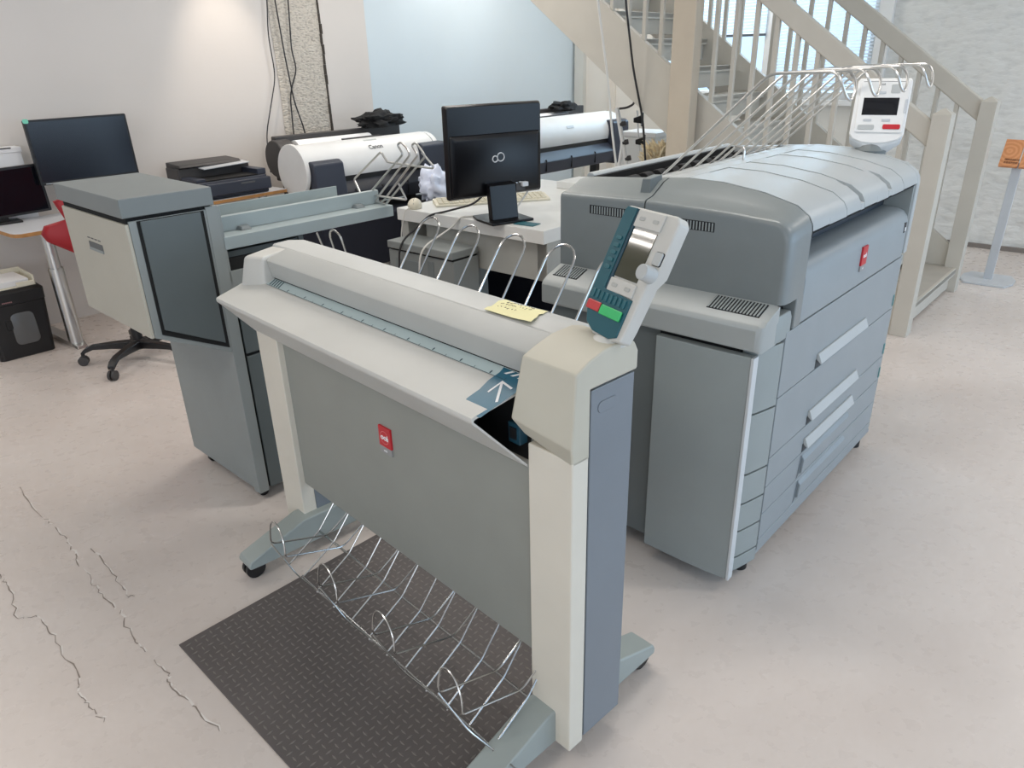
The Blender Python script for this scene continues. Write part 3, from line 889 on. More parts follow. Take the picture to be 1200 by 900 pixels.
# trench behind the lid
tr_ = B(0.085, 1.10, 0.55, 0.755, 1.03, 1.12).build('output_trench', BLACKM, prn)
B(0.085, 1.10, 0.742, 0.756, 1.10, 1.222).build('trench_wall', BLACKM, tr_)
MB().px([(0.756, 1.0), (0.756, 1.226), (0.764, 1.233), (0.778, 1.233), (0.785, 1.225), (0.785, 1.0)], 0.085, 1.10).build('rear_rim', LIDM, prn, 0.003)
for k in range(11):
    x = 0.13 + 0.088 * k
    MB().cyl((x, 0.70, 1.185), (x + 0.05, 0.70, 1.185), 0.026, n=14).build('output_roller', RUBBER, prn, 0.003)
# front opening and the roll drawer
B(0.084, 1.105, 0.10, 0.13, 0.98, 1.18).build('opening_back', mat('opening_blue_black', (48, 56, 66), 0.4), prn)
B(0.086, 1.10, 0.006, 0.10, 1.118, 1.127).build('lid_lip', SEAM, prn)
uf = MB()
uf.px([(0.0, 0.854), (0.0, 0.985), (0.006, 1.010), (0.020, 1.028), (0.042, 1.037), (0.10, 1.043), (0.125, 1.043), (0.125, 0.854)], 0.0905, 1.088)
ufo = uf.build('roll_drawer', PFRONT, prn, 0.004)
B(1.0905, 1.1015, 0.004, 0.12, 0.856, 1.12).build('opening_cheek', PSIDE, prn, 0.002)
b2 = MB().box(0.572, 0.622, -0.006, 0.001, 0.925, 0.990).build('badge', RED, ufo, 0.0015)
B(0.572, 0.622, -0.005, 0.001, 0.905, 0.9245).build('badge_foot', mat('badge_grey', (150, 150, 150), 0.4), b2, 0.001)
text('lettering', 'oc\u00e9', 0.021, WPRINT, b2, basis((0.597, -0.0064, 0.958), (1, 0, 0), (0, 0, 1)), bold=0.0006)
text('lettering', 'oc\u00e9', 0.010, WPRINT, b2, basis((0.597, -0.0055, 0.914), (1, 0, 0), (0, 0, 1)))
B(1.045, 1.066, -0.002, 0.002, 0.952, 0.990).build('power_switch', BLACK, ufo, 0.001)
B(1.049, 1.061, -0.004, 0.0, 0.958, 0.972).build('power_key', WHITE, ufo, 0.001)
# wire delivery rack on top
rk = MB().tube([(0.09, 0.566, 1.222), (1.10, 0.566, 1.228)], 0.004).build('wire_rack', STEEL, prn)
wxs = [(0.20, 0.31), (0.42, 0.53), (0.70, 0.80), (1.0, 1.10)]
for a, b in wxs:
    def side(x):
        return [(x, 0.570, 1.215), (x, 0.225, 1.537), (x, 0.040, 1.541)]
    hook = [(a, 0.022, 1.52), (a + (b - a) * 0.2, 0.008, 1.475), (a + (b - a) * 0.5, 0.006, 1.464), (a + (b - a) * 0.85, 0.01, 1.49), (b, 0.022, 1.52)]
    MB().tube(side(a) + hook + list(reversed(side(b))), 0.0042, 8, 0.03, 5).build('rack_wire', STEEL, rk)
for x in (0.60, 0.90):
    MB().tube([(x, 0.570, 1.215), (x, 0.225, 1.537), (x + 0.1, 0.215, 1.541)], 0.0042, 8, 0.02, 4).build('rack_wire', STEEL, rk)
MB().tube([(0.20, 0.200, 1.537), (1.10, 0.200, 1.541)], 0.004).build('rack_rail', STEEL, rk)
MB().tube([(0.56, 0.445, 1.24), (0.56, 0.445, 1.285), (0.60, 0.50, 1.285)], 0.0042, 8, 0.015).build('rack_stay', STEEL, rk)
# white control panel on the right end
ya = math.radians(-74)
U = Vector((math.cos(ya), math.sin(ya), 0)); Nn = Vector((-0.961, -0.276, 0))
V = (Vector((0, 0, 1)) * math.cos(math.radians(12)) - Nn * math.sin(math.radians(12))).normalized()
MQ = basis((1.13, 0.185, 1.375), U, V)
cp = MB().lathe([(0.055, 1.218), (0.06, 1.235), (0.05, 1.255), (0.03, 1.27), (0, 1.272)], (1.15, 0.20), 20)
cpo = cp.build('user_panel', DGREY, prn)
o2 = [(-0.090, 0.108), (-0.083, 0.120), (0.090, 0.120), (0.097, 0.112), (0.097, -0.082), (0.080, -0.100), (0.040, -0.112), (0.0, -0.116), (-0.045, -0.112), (-0.080, -0.098), (-0.093, -0.082)]
plate(MQ, o2, -0.05, 0.0).build('panel_housing', WHITE, cpo, 0.008, 3)
ch_ = MB()
ch_.hull([MQ @ Vector(p) for p in [(x, y - 0.004, -0.004) for x, y in o2 if y < -0.07] + [(x, -0.156 + 0.45 * abs(x), -0.022) for x in (-0.088, -0.04, 0, 0.04, 0.09)] + [(-0.085, -0.085, -0.055), (0.085, -0.085, -0.055), (-0.04, -0.150, -0.06), (0.04, -0.150, -0.06)]])
ch_.build('panel_chin', mat('chin_shaded_white', (206, 210, 212), 0.4), cpo, 0.006, 3)  # shading of the chin put into its greyer white
plate(MQ, rounded(0.166, 0.186, 0.008, 3, 0.006, 0.018), 0.0, 0.004).build('panel_face', WHITE, cpo, 0.002)
plate(MQ, rect(-0.060, 0.062, -0.012, 0.050), 0.003, 0.005).build('display', LCDK, cpo, 0.0005)
plate(MQ, rounded(0.060, 0.018, 0.005, 3, 0.050, -0.054), 0.0035, 0.007).build('red_button', RED, cpo, 0.002)
plate(MQ, rounded(0.058, 0.018, 0.005, 3, -0.038, -0.056), 0.0035, 0.006).build('clear_button', LGREY, cpo, 0.002)
for x, y in ((-0.036, -0.030), (0.028, -0.030), (-0.002, 0.068)):
    plate(MQ, rounded(0.030, 0.009, 0.003, 3, x, y), 0.0035, 0.006).build('soft_key', SILVER, cpo, 0.001)
plate(MQ, rounded(0.032, 0.032, 0.004, 3, 0.045, 0.082), 0.0035, 0.0055).build('soft_key', LGREY, cpo, 0.001)
plate(MQ, rounded(0.010, 0.05, 0.003, 3, 0.087, 0.02), 0.0035, 0.0055).build('scroll_strip', SILVER, cpo, 0.001)
text('lettering', 'oc\u00e9', 0.012, GPRINT, cpo, MQ @ Matrix.Translation((-0.002, 0.098, 0.0042)))
plate(MQ, rect(-0.070, 0.080, 0.1065, 0.1080), 0.003, 0.0042).build('panel_line', GPRINT, cpo)
for q in range(2):
    pr_ = rect(0.0, 0.10, 0.0, 0.03)
for x, y, w, d in ((0.97, 0.10, 0.07, 0.018), (1.055, 0.075, 0.03, 0.014)):
    MB().loft([[(1.1035 + 0.004, y_, top_z(y_) + dz) for y_, dz in ((0.06 + 0.05 * (x < 1), 0.0008), (0.10 + 0.06 * (x < 1), 0.0008))] + [(1.136, y_, top_z(y_) + 0.0008) for y_ in (0.10 + 0.06 * (x < 1), 0.06 + 0.05 * (x < 1))]], cap=False) if False else None

# ------------------------------------------------------------------ folding finisher
fin = thing('folding_finisher', 'grey folding finisher cabinet with a cream end panel, slate sides and a cantilevered steel tray', 'finisher', FIN)
B(-0.575, -0.022, 0.004, 0.34, 0.055, 0.70).build('lower_cabinet', FMID, fin, 0.003)
B(-0.042, 0.0, 0.0, 0.042, 0.05, 1.168).build('frame_post', FMID, fin, 0.002)
B(-0.035, -0.012, 0.02, 0.36, 0.06, 0.98).build('side_backing', SEAM, fin)
B(-0.020, -0.004, 0.052, 0.35, 0.058, 0.615).build('side_panel', FDARK, fin, 0.002)
B(-0.020, -0.004, 0.052, 0.35, 0.627, 0.872).build('side_panel', FDARK, fin, 0.002)
B(-0.56, -0.03, 0.04, 0.34, 0.70, 1.0).build('tower_core', FDARK, fin)
ub = MB()
ub.px([(-0.250, 0.776), (-0.250, 1.160), (0.0, 1.160), (0.0, 0.650)], -0.566, -0.001)
ubo = ub.build('upper_box', FMID, fin, 0.002)
MB().px([(-0.226, 0.782), (-0.226, 1.158), (-0.008, 1.158), (-0.008, 0.672)], -0.006, 0.001).build('door_gasket', SEAM, ubo)
MB().px([(-0.216, 0.797), (-0.216, 1.156), (-0.020, 1.156), (-0.020, 0.694)], -0.004, 0.005).build('side_door', FDARK, ubo, 0.002)
cpn2 = B(-0.566, -0.001, -0.262, -0.2505, 0.776, 1.152).build('end_panel', FCREAM, ubo, 0.003)
B(-0.368, -0.245, -0.2635, -0.258, 1.025, 1.054).build('grip_recess', mat('recess_grey', (96, 98, 98), 0.7), cpn2, 0.001)
MB().hull([(-0.368, -0.266, 1.025), (-0.245, -0.266, 1.025), (-0.368, -0.262, 1.038), (-0.245, -0.262, 1.038), (-0.368, -0.262, 1.025), (-0.245, -0.262, 1.025)]).build('grip_lip', FMID, cpn2)
mk = MB()
for k in range(4):
    mk.box(-0.372 + 0.032 * k, -0.350 + 0.032 * k, -0.2628, -0.2615, 1.064, 1.068)
mk.build('grip_marks', GPRINT, cpn2)
B(-0.575, 0.006, -0.268, 0.030, 1.172, 1.231).build('lid', mat('finisher_lid_grey', (120, 126, 126), 0.45), fin, 0.003)
B(-0.56, -0.006, -0.255, 0.02, 1.15, 1.175).build('lid_shadow_gap', SEAM, fin)
# tray and its rails
B(-0.46, 0.0, 0.045, 0.778, 1.014, 1.058).build('tray', FTRAY, fin, 0.002)
B(-0.030, -0.002, 0.008, 0.05, 0.90, 1.165).build('tray_bracket', FMID, fin, 0.002)
MB().py([(-0.092, 1.0585), (-0.092, 1.104), (-0.104, 1.106), (-0.104, 1.112), (-0.086, 1.110), (-0.086, 1.0585)], 0.075, 0.775).build('front_rail', FTRAY, fin, 0.001)
MB().py([(-0.330, 1.0585), (-0.330, 1.110), (-0.324, 1.110), (-0.324, 1.0585)], 0.06, 0.735).build('rear_rail', FTRAY, fin, 0.001)
for y in (0.16, 0.66):
    t_ = MB().hull([(-0.088, y - 0.025, 1.0585), (-0.052, y - 0.02, 1.0585), (-0.088, y + 0.025, 1.0585), (-0.052, y + 0.02, 1.0585), (-0.080, y - 0.02, 1.072), (-0.06, y - 0.014, 1.070), (-0.080, y + 0.02, 1.072), (-0.06, y + 0.014, 1.070)])
    t_.build('rail_clip', DGREY, fin, 0.002)
for k in range(2):
    MB().tube([(-0.10, 0.05, 1.072 + 0.018 * k), (-0.32, 0.05, 1.072 + 0.018 * k)], 0.005).build('guide_rod', STEEL, fin)
B(-0.30, -0.002, 0.004, 0.36, 0.875, 0.938).build('lower_shelf', FMID, fin, 0.002)
B(-0.46, -0.02, 0.34, 0.36, 0.70, 1.02).build('tower_back', FDARK, fin)
for x, y in ((-0.49, 0.045), (-0.065, 0.045), (-0.49, 0.30), (-0.065, 0.30)):
    c = MB().box(x - 0.016, x + 0.016, y - 0.014, y + 0.014, 0.03, 0.056)
    c.cyl((x - 0.010, y, 0.021), (x + 0.010, y, 0.021), 0.021, n=16)
    c.build('castor', BLACK, fin, 0.002)
# wire stacker standing on the tray end
wr2 = thing('wire_paper_stacker', 'chromed wire paper stacker standing on the end of the steel tray', 'wire rack', FIN)
def sw(name, pts, fil=0.012):
    MB().tube([(x, 0.755 - 0.10 * (1.06 - z) * 0.0 + 0.05 * (z - 1.06), z) for x, z in pts], 0.0042, 8, fil, 5).build(name, STEEL, wr2)
sw('frame_wire', [(0.007, 1.229), (-0.031, 1.266), (-0.224, 1.144), (-0.164, 1.0635), (-0.020, 1.0635)])
sw('rack_wire', [(-0.150, 1.0640), (-0.128, 1.092), (0.106, 1.265), (0.075, 1.298), (0.095, 1.310), (0.131, 1.291), (0.149, 1.266), (-0.067, 1.086), (-0.085, 1.0640)])
sw('rack_wire', [(-0.050, 1.0640), (-0.026, 1.079), (0.194, 1.267), (0.160, 1.302), (0.184, 1.313), (0.220, 1.284), (0.238, 1.266), (-0.010, 1.068), (-0.018, 1.0640)])
sw('side_wire', [(0.219, 1.278), (0.282, 1.233), (0.277, 1.225), (0.007, 1.229)], 0.008)
sw('side_wire', [(0.071, 1.152), (0.116, 1.094), (-0.128, 1.090)], 0.008)

# ------------------------------------------------------------------ rubber mat under the scanner
mt = thing('rubber_mat', 'dark grey rubber floor mat with raised tread pattern under the scanner', 'mat', SCN, (-1.106, -0.525, 0), 3.0)
B(0, 0.97, 0, 0.86, 0.0005, 0.006).build('mat_sheet', MATR, mt, 0.001, 1)
tb_ = MB()
P_ = 0.0235
for i in range(40):
    for k in range(36):
        x, y = 0.012 + P_ * (i + 0.5), 0.008 + P_ * (k + 0.5)
        if (i + k) % 2:
            tb_.hull([(x - 0.011, y, 0.0058), (x + 0.011, y, 0.0058), (x, y - 0.0034, 0.0058), (x, y + 0.0034, 0.0058), (x - 0.007, y, 0.0072), (x + 0.007, y, 0.0072)])
        else:
            tb_.hull([(x, y - 0.011, 0.0058), (x, y + 0.011, 0.0058), (x - 0.0034, y, 0.0058), (x + 0.0034, y, 0.0058), (x, y - 0.007, 0.0072), (x, y + 0.007, 0.0072)])
tb_.build('tread_bars', MATB, mt, smooth=False)['kind'] = 'stuff'

# ------------------------------------------------------------------ controller table and what stands on it
tbl = thing('controller_table', 'pale grey work table with deep front fascia standing behind the scanner', 'table', TBL)
MB().box(-1.180, 0.0, 0.0, 1.39, 0.676, 0.75).build('table_top', TABLE, tbl, 0.003)
B(-0.95, 0.0, 0.03, 0.06, 0.462, 0.676).build('front_panel', TABLEB, tbl, 0.002)
B(-1.165, -1.10, 0.015, 1.36, 0.02, 0.676).build('end_panel', TABLEB, tbl, 0.002)
B(-0.07, -0.004, 0.03, 1.36, 0.462, 0.676).build('side_rail', TABLEB, tbl, 0.002)
B(-1.10, -0.95, 0.16, 0.18, 0.30, 0.676).build('back_panel', TABLEB, tbl)
for x, y in ((-0.06, 0.25), (-0.06, 1.3), (-0.6, 1.3)):
    B(x - 0.03, x + 0.03, y - 0.03, y + 0.03, 0.0, 0.47 if x > -0.1 else 0.676).build('leg', BLACK, tbl)
B(-1.165, -1.10, 0.015, 1.36, 0.0, 0.02).build('end_foot', BLACK, tbl)
B(-1.0, -0.1, 0.62, 0.66, 0.05, 0.60).build('cable_screen', NAVYD, tbl)
blk = B(-0.78, -0.06, 1.12, 1.385, 0.7515, 0.80).build('flat_box', TABLE, None, 0.003)
tag(at(blk, TBL), 'flat pale grey box lying at the far edge of the work table', 'box')
crd = B(-0.065, 0.065, -0.04, 0.04, 0.7512, 0.7545).build('card_holder', TEALK, None, 0.001)
tag(at(crd, TBL, (-0.185, 0.085, 0), 6), 'small flat teal card near the front edge of the work table', 'card')
# computer monitor seen from behind
mon = thing('computer_monitor', 'black computer monitor seen from behind with a silver looped emblem, on the pale work table', 'monitor', frame(-0.055, 4.215, 31))
mb = MB()
mb.loft([[(x, 0.038, z) for x, z in rounded(0.605, 0.49, 0.012, 3, 0, 1.127)], [(x, 0.018, z) for x, z in rounded(0.605, 0.49, 0.012, 3, 0, 1.127)], [(x, -0.002, z) for x, z in rounded(0.585, 0.47, 0.012, 3, 0, 1.127)]])
mb.build('casing', MBLK, mon, 0.002)
MB().loft([[(x, -0.001, z) for x, z in rounded(0.575, 0.325, 0.012, 3, 0, 1.058)], [(x, -0.010, z) for x, z in rounded(0.57, 0.318, 0.012, 3, 0, 1.057)], [(x, -0.020, z) for x, z in rounded(0.53, 0.28, 0.012, 3, 0, 1.057)]]).build('back_cover', MBLK, mon, 0.003)
B(-0.285, 0.285, 0.0375, 0.0395, 0.905, 1.352).build('screen', SCREEN, mon)
lg_ = MB()
for cx, r0_, a0, a1 in ((-0.020, 0.016, 25, 355), (0.016, 0.022, -205, 150)):
    pts = [(cx + r0_ * math.cos(math.radians(a0 + (a1 - a0) * i / 24)) * (1), -0.0215, 1.09 + r0_ * math.sin(math.radians(a0 + (a1 - a0) * i / 24)) + (0.004 if cx > 0 else -0.004)) for i in range(25)]
    lg_.tube(pts, 0.0034, 6)
lg_.build('emblem', SILVER, mon)
MB().hull([(x, y, z) for x in (-0.085, 0.085) for y, z in ((-0.085, 0.765), (-0.045, 0.765), (-0.060, 0.95), (-0.02, 0.96))]).build('stand_neck', MBLK, mon, 0.004)
MB().pz([(-0.13, -0.16), (0.14, -0.16), (0.15, 0.02), (0.10, 0.12), (-0.10, 0.12), (-0.13, 0.02)], 0.7515, 0.766).build('stand_base', MBLK, mon, 0.004)
B(0.105, 0.165, -0.035, -0.018, 0.905, 0.945).build('socket_panel', CHAR, mon, 0.001)
for i in range(3):
    B(0.085 + 0.02 * i, 0.098 + 0.02 * i, -0.032, -0.02, 0.93 + 0.004 * i, 0.945 + 0.004 * i).build('socket', STEEL, mon, 0.001)
B(0.135, 0.175, -0.055, -0.020, 0.925, 0.950).build('plug', SILVER, mon, 0.003)
# keyboard, mouse, cables
kb = thing('keyboard', 'ivory keyboard lying on the work table behind the monitor', 'keyboard', TBL, (-0.82, 0.49, 0.7512), 54)
MB().px([(-0.085, 0.0), (-0.085, 0.012), (0.07, 0.028), (0.085, 0.026), (0.085, 0.0)], -0.37, 0.37).build('case', IVORY, kb, 0.003)
ks = MB()
for r_ in range(5):
    for c in range(21):
        x = -0.35 + 0.0335 * c; y = -0.07 + 0.028 * r_
        z = 0.012 + 0.016 * (y + 0.085) / 0.155
        ks.box(x, x + 0.028, y, y + 0.023, z, z + 0.009)
ks.build('keys', IVORY, kb)['kind'] = 'stuff'
ms = thing('computer_mouse', 'ivory computer mouse at the left front corner of the work table', 'mouse', TBL, (-1.075, 0.06, 0.751), 40)
b_ = MB().ball((0, 0, 0.016), 0.044, 0.066, 0.044, 3)
bmesh.ops.bisect_plane(b_.bm, geom=b_.bm.verts[:] + b_.bm.edges[:] + b_.bm.faces[:], plane_co=(0, 0, 0.0), plane_no=(0, 0, -1), clear_outer=True)
bmesh.ops.holes_fill(b_.bm, edges=b_.bm.edges[:])
b_.build('shell', IVORY, ms)
MB().tube([(0, -0.062, 0.033), (0, -0.035, 0.053), (0, -0.002, 0.0602)], 0.0015, 6).build('button_gap', GPRINT, ms)
def cable(pts, r, m, label, fr=TBL, fil=0.08):
    o = MB().tube(pts, r, 8, fil, 6).build('cable', m, None)
    tag(at(o, fr), label, 'cable', 'dark cables hanging on the left wall' if 'three dark' in label else None)
    return o
cable([(-1.06, 0.01, 0.762), (-1.075, -0.02, 0.75), (-1.10, -0.05, 0.62), (-1.09, -0.06, 0.45), (-1.05, -0.10, 0.30), (-1.02, -0.12, 0.004)], 0.0035, CABLEW, 'thin white mouse cable hanging over the front of the work table')
cable([(-0.40, 0.40, 0.93), (-0.398, 0.36, 0.88), (-0.41, 0.22, 0.757), (-0.52, 0.10, 0.757), (-0.62, 0.0, 0.757), (-0.66, -0.02, 0.70), (-0.72, -0.24, 0.60), (-0.74, -0.26, 0.3), (-0.74, -0.28, 0.005)], 0.0055, CABLEW, 'thick white cable running from the monitor socket over the table front')
cable([(-0.62, 0.22, 0.86), (-0.66, 0.16, 0.80), (-0.80, 0.03, 0.757), (-0.86, -0.012, 0.745), (-0.92, -0.225, 0.60), (-0.93, -0.24, 0.30), (-0.94, -0.26, 0.006)], 0.0065, CABLEB, 'black power cable running from the monitor over the table front')
# grey computer case in front of the table
pc = thing('computer_case', 'grey computer case standing on the floor under the front edge of the work table', 'computer', TBL, (-0.78, -0.10, 0))
B(-0.28, 0.28, -0.09, 0.115, 0.012, 0.545).build('case_body', PCG, pc, 0.004)
B(-0.28, 0.28, -0.10, 0.115, 0.556, 0.60).build('case_top', PCG, pc, 0.006)
B(-0.27, 0.27, -0.085, 0.11, 0.544, 0.557).build('case_joint', SEAM, pc)
B(0.06, 0.115, -0.094, -0.088, 0.12, 0.52).build('vent_strip', DGREY, pc, 0.003)
B(-0.22, 0.0, -0.0925, -0.088, 0.40, 0.50).build('drive_bay', DGREY, pc, 0.002)
for x in (-0.24, 0.24):
    B(x - 0.02, x + 0.02, -0.07, 0.1, 0.0, 0.014).build('case_foot', BLACK, pc)

# ------------------------------------------------------------------ left desk group
dk = thing('desk', 'white desk with wooden edge and steel column legs against the left wall', 'desk', LWF, (0.62, -0.33, 0), 4)
def dprof(d):
    return [(-0.94 + d, 0.25 - d), (-0.94 + d, -0.19), (-0.93 + d * .7, -0.225 + d * .3), (-0.90, -0.25 + d), (0.90 - d, -0.25 + d), (0.90 - d, 0.25 - d)]
MB().pz(dprof(0.0), 0.714, 0.736).build('wooden_edge', WOODE, dk, 0.002)
MB().pz(dprof(0.001), 0.7355, 0.7385).build('desk_top', DESK, dk, 0.001)
for x in (-0.76, 0.72):
    lgo = MB().cyl((x, -0.20, 0.012), (x, -0.20, 0.50), 0.042, n=20).build('leg', STEEL, dk)
    MB().cyl((x, -0.20, 0.50), (x, -0.20, 0.714), 0.032, n=20).build('inner_tube', STEEL, lgo)
    MB().hull([(x - 0.035, -0.29, 0.0), (x + 0.035, -0.29, 0.0), (x - 0.035, 0.24, 0.0), (x + 0.035, 0.24, 0.0), (x - 0.03, -0.28, 0.014), (x + 0.03, -0.28, 0.014), (x - 0.03, 0.23, 0.03), (x + 0.03, 0.23, 0.03), (x - 0.04, -0.2, 0.03), (x + 0.04, -0.2, 0.03)]).build('leg_foot', STEEL, lgo, 0.003)
B(-0.76, 0.72, 0.05, 0.09, 0.675, 0.713).build('cross_beam', STEEL, dk)
m1 = thing('computer_monitor', 'black flat monitor with dark screen facing the room on the desk by the left wall', 'monitor', LWF, (0.293, -0.30, 0))
M1 = basis((0, -0.0, 0.943), (1, 0, 0.004), (0, 0.03, 1))
plate(M1, rounded(0.592, 0.380, 0.008, 3, 0, 0.188), -0.03, 0.0).build('casing', BLACK, m1, 0.002)
plate(M1, rect(-0.283, 0.283, 0.018, 0.366), -0.0005, 0.0012).build('screen', SCREEN, m1)
plate(M1, rect(-0.268, -0.21, 0.004, 0.008), 0.0, 0.0008).build('button_marks', SILVER, m1)
plate(M1, rounded(0.030, 0.026, 0.008, 3, -0.283, 0.372), -0.001, 0.003).build('status_sticker', mat('green_sticker', (120, 208, 178), 0.3), m1)
B(-0.04, 0.04, 0.01, 0.045, 0.753, 1.03).build('stand_neck', SILVER, m1, 0.003)
B(-0.14, 0.14, -0.09, 0.12, 0.7395, 0.753).build('stand_base', SILVER, m1, 0.003)
m2 = thing('computer_monitor', 'low black monitor at the left end of the desk, in front of a white carton', 'monitor', LWF, (-0.235, -0.24, 0))
plate(basis((0, 0, 0.775), (1, 0, 0.03), (0, 0.02, 1)), rounded(0.54, 0.285, 0.006, 3, 0, 0.142), -0.03, 0.0).build('casing', BLACK, m2, 0.002)
plate(basis((0, 0, 0.775), (1, 0, 0.03), (0, 0.02, 1)), rect(-0.255, 0.255, 0.014, 0.27), -0.0005, 0.001).build('screen', LCDK, m2)
B(-0.09, 0.09, -0.03, 0.09, 0.7395, 0.752).build('stand_base', BLACK, m2, 0.003)
B(-0.03, 0.03, 0.02, 0.05, 0.75, 0.80).build('stand_neck', BLACK, m2)
bx = thing('cardboard_box', 'white cardboard box behind the low monitor at the left end of the desk', 'box', LWF, (-0.26, -0.085, 0))
B(-0.24, 0.24, -0.055, 0.06, 0.7395, 1.15).build('carton', PAPER, bx, 0.002)
B(-0.245, 0.245, -0.06, 0.065, 1.135, 1.165).build('carton_lid', PAPER, bx, 0.002)
for x in (-0.05, 0.16):
    B(x - 0.05, x + 0.03, -0.0615, -0.058, 1.158, 1.1655).build('lid_slot', CHAR, bx)
# small black printer on the right half of the desk
bp = thing('desktop_printer', 'black desktop inkjet printer with open tray on the right end of the desk', 'printer', LWF, (1.12, -0.32, 0.7395), 3)
MB().px([(-0.20, 0.0), (-0.20, 0.10), (-0.19, 0.125), (0.0, 0.125), (0.20, 0.125), (0.20, 0.0)], -0.27, 0.27).build('body', NAVY, bp, 0.008)
B(-0.28, 0.27, 0.02, 0.20, 0.12, 0.205).build('scanner_unit', CHAR, bp, 0.012)
MB().px([(0.0, 0.206), (0.02, 0.226), (0.20, 0.236), (0.20, 0.2)], -0.27, 0.2).build('scanner_lid', CHAR, bp, 0.006)
B(-0.20, 0.20, -0.192, 0.02, 0.1255, 0.131).build('tray_well', BLACKM, bp)
B(-0.27, -0.20, -0.19, 0.02, 0.125, 0.145).build('side_wall', NAVY, bp, 0.005)
B(0.20, 0.27, -0.19, 0.02, 0.125, 0.165).build('side_wall', NAVY, bp, 0.005)
MB().px([(-0.21, 0.112), (-0.24, 0.108), (-0.24, 0.03), (-0.2, 0.02)], -0.22, 0.27).build('front_flap', NAVY, bp, 0.004)
MB().obox((-0.13, -0.06, 0.186), (0.36, 0, 0.012), (0, 0.10, 0.006), (0, 0, 0.008)).build('output_flap', SILVER, bp, 0.002)
B(0.03, 0.14, -0.2425, -0.239, 0.085, 0.095).build('brand_mark', GPRINT, bp)
# desk chair (red saddle shell on a black five-star base)
ch = thing('desk_chair', 'red shell desk chair on a black five star base between desk and finisher', 'chair', LWF, (0.05, -1.15, 0))
b_ = MB().lathe([(0.045, 0.075), (0.045, 0.12), (0.028, 0.13), (0.024, 0.42), (0.0, 0.42)], n=18)
bs = b_.build('gas_lift', BLACK, ch)
for k in range(5):
    a = math.radians(148 + 72 * k)
    c, s_ = math.cos(a), math.sin(a)
    lgm = MB()
    rows = []
    for r_, z, w, h in ((0.03, 0.10, 0.028, 0.024), (0.15, 0.105, 0.022, 0.018), (0.25, 0.105, 0.018, 0.014), (0.29, 0.09, 0.022, 0.012), (0.318, 0.07, 0.02, 0.010)):
        rows.append([(c * r_ - s_ * u, s_ * r_ + c * u, z + v) for u, v in ((-w, -h), (w, -h), (w, h), (-w, h))])
    lgo = lgm.loft(rows).build('leg', BLACK, ch, 0.005)
    cs = MB()
    for d in (-0.012, 0.012):
        cs.cyl((c * 0.315 - s_ * (d - 0.007), s_ * 0.315 + c * (d - 0.007), 0.028), (c * 0.315 - s_ * (d + 0.007), s_ * 0.315 + c * (d + 0.007), 0.028), 0.028, n=16)
    cs.cyl((c * 0.31, s_ * 0.31, 0.03), (c * 0.31, s_ * 0.31, 0.075), 0.009, n=10)
    cs.build('castor', CHAR, lgo)
g = MB(); G = []
for i in range(13):
    row = []
    for k in range(9):
        u = (i / 12 - 0.5) * 2; v = (k / 8 - 0.5) * 2
        x = 0.17 * u * (1 - 0.25 * v * v) + 0.03; y = 0.22 * v
        z = 0.47 + 0.07 * v * v - 0.05 * u * u
        row.append(g.bm.verts.new((x, y, z)))
    G.append(row)
for i in range(12):
    for k in range(8):
        g.bm.faces.new((G[i][k], G[i + 1][k], G[i + 1][k + 1], G[i][k + 1]))
so = g.build('seat', REDSH, ch)
md = so.modifiers.new('thick', 'SOLIDIFY'); md.thickness = 0.05; md.offset = 1
bk = MB()
outl = [(-0.285, 0.985), (-0.24, 1.0), (0.24, 1.0), (0.285, 0.985), (0.255, 0.89), (0.31, 0.875), (0.345, 0.865), (0.365, 0.825), (0.35, 0.785), (0.26, 0.72), (0.12, 0.66), (-0.12, 0.66), (-0.26, 0.72), (-0.35, 0.785), (-0.365, 0.825), (-0.345, 0.865), (-0.31, 0.875), (-0.255, 0.89)]
def bend(x, z, off):
    return (x, -0.22 + 0.9 * x * x + off, z)
cen = (0.0, 0.78)
rows = []
for off, sc_ in ((-0.018, 0.95), (-0.012, 1.0), (0.012, 1.0), (0.018, 0.95)):
    rows.append([bend(cen[0] + (x - cen[0]) * sc_, cen[1] + (z - cen[1]) * sc_, off) for x, z in outl])
bk.loft(rows)
bk.build('backrest', REDSH, ch, 0.0, ang=60)
MB().tube([(0, -0.02, 0.42), (0, -0.20, 0.46), (0, -0.235, 0.70)], 0.02, 8, 0.05).build('back_stem', BLACK, ch)
# shredder with the paper tray on it
sh = thing('paper_shredder', 'black paper shredder with a clear window standing on the floor left of the desk leg', 'shredder', LWF, (-0.385, -0.40, 0), 0)
MB().loft([[(x, y, 0.0) for x, y in rounded(0.30, 0.30, 0.03)], [(x, y, 0.33) for x, y in rounded(0.34, 0.33, 0.03)]]).build('bin', BLACK, sh, 0.003)
MB().loft([[(x, y, 0.332) for x, y in rounded(0.345, 0.335, 0.03)], [(x, y, 0.40) for x, y in rounded(0.35, 0.34, 0.03)], [(x, y, 0.415) for x, y in rounded(0.32, 0.30, 0.03)]]).build('cutter_head', BLACK, sh, 0.003)
MB().loft([[(x * 1, -0.159 - 0.0, z) for x, z in rounded(0.13, 0.20, 0.03, 4, 0.02, 0.18)], [(x, -0.1625, z) for x, z in rounded(0.12, 0.19, 0.03, 4, 0.02, 0.18)]]).build('window', mat('shredder_window', (92, 92, 92), 0.25), sh)
MB().loft([[(x, -0.158, z) for x, z in rounded(0.035, 0.07, 0.015, 4, -0.055, 0.215)], [(x, -0.1645, z) for x, z in rounded(0.03, 0.06, 0.013, 4, -0.055, 0.215)]]).build('window_grip', BLACK, sh)
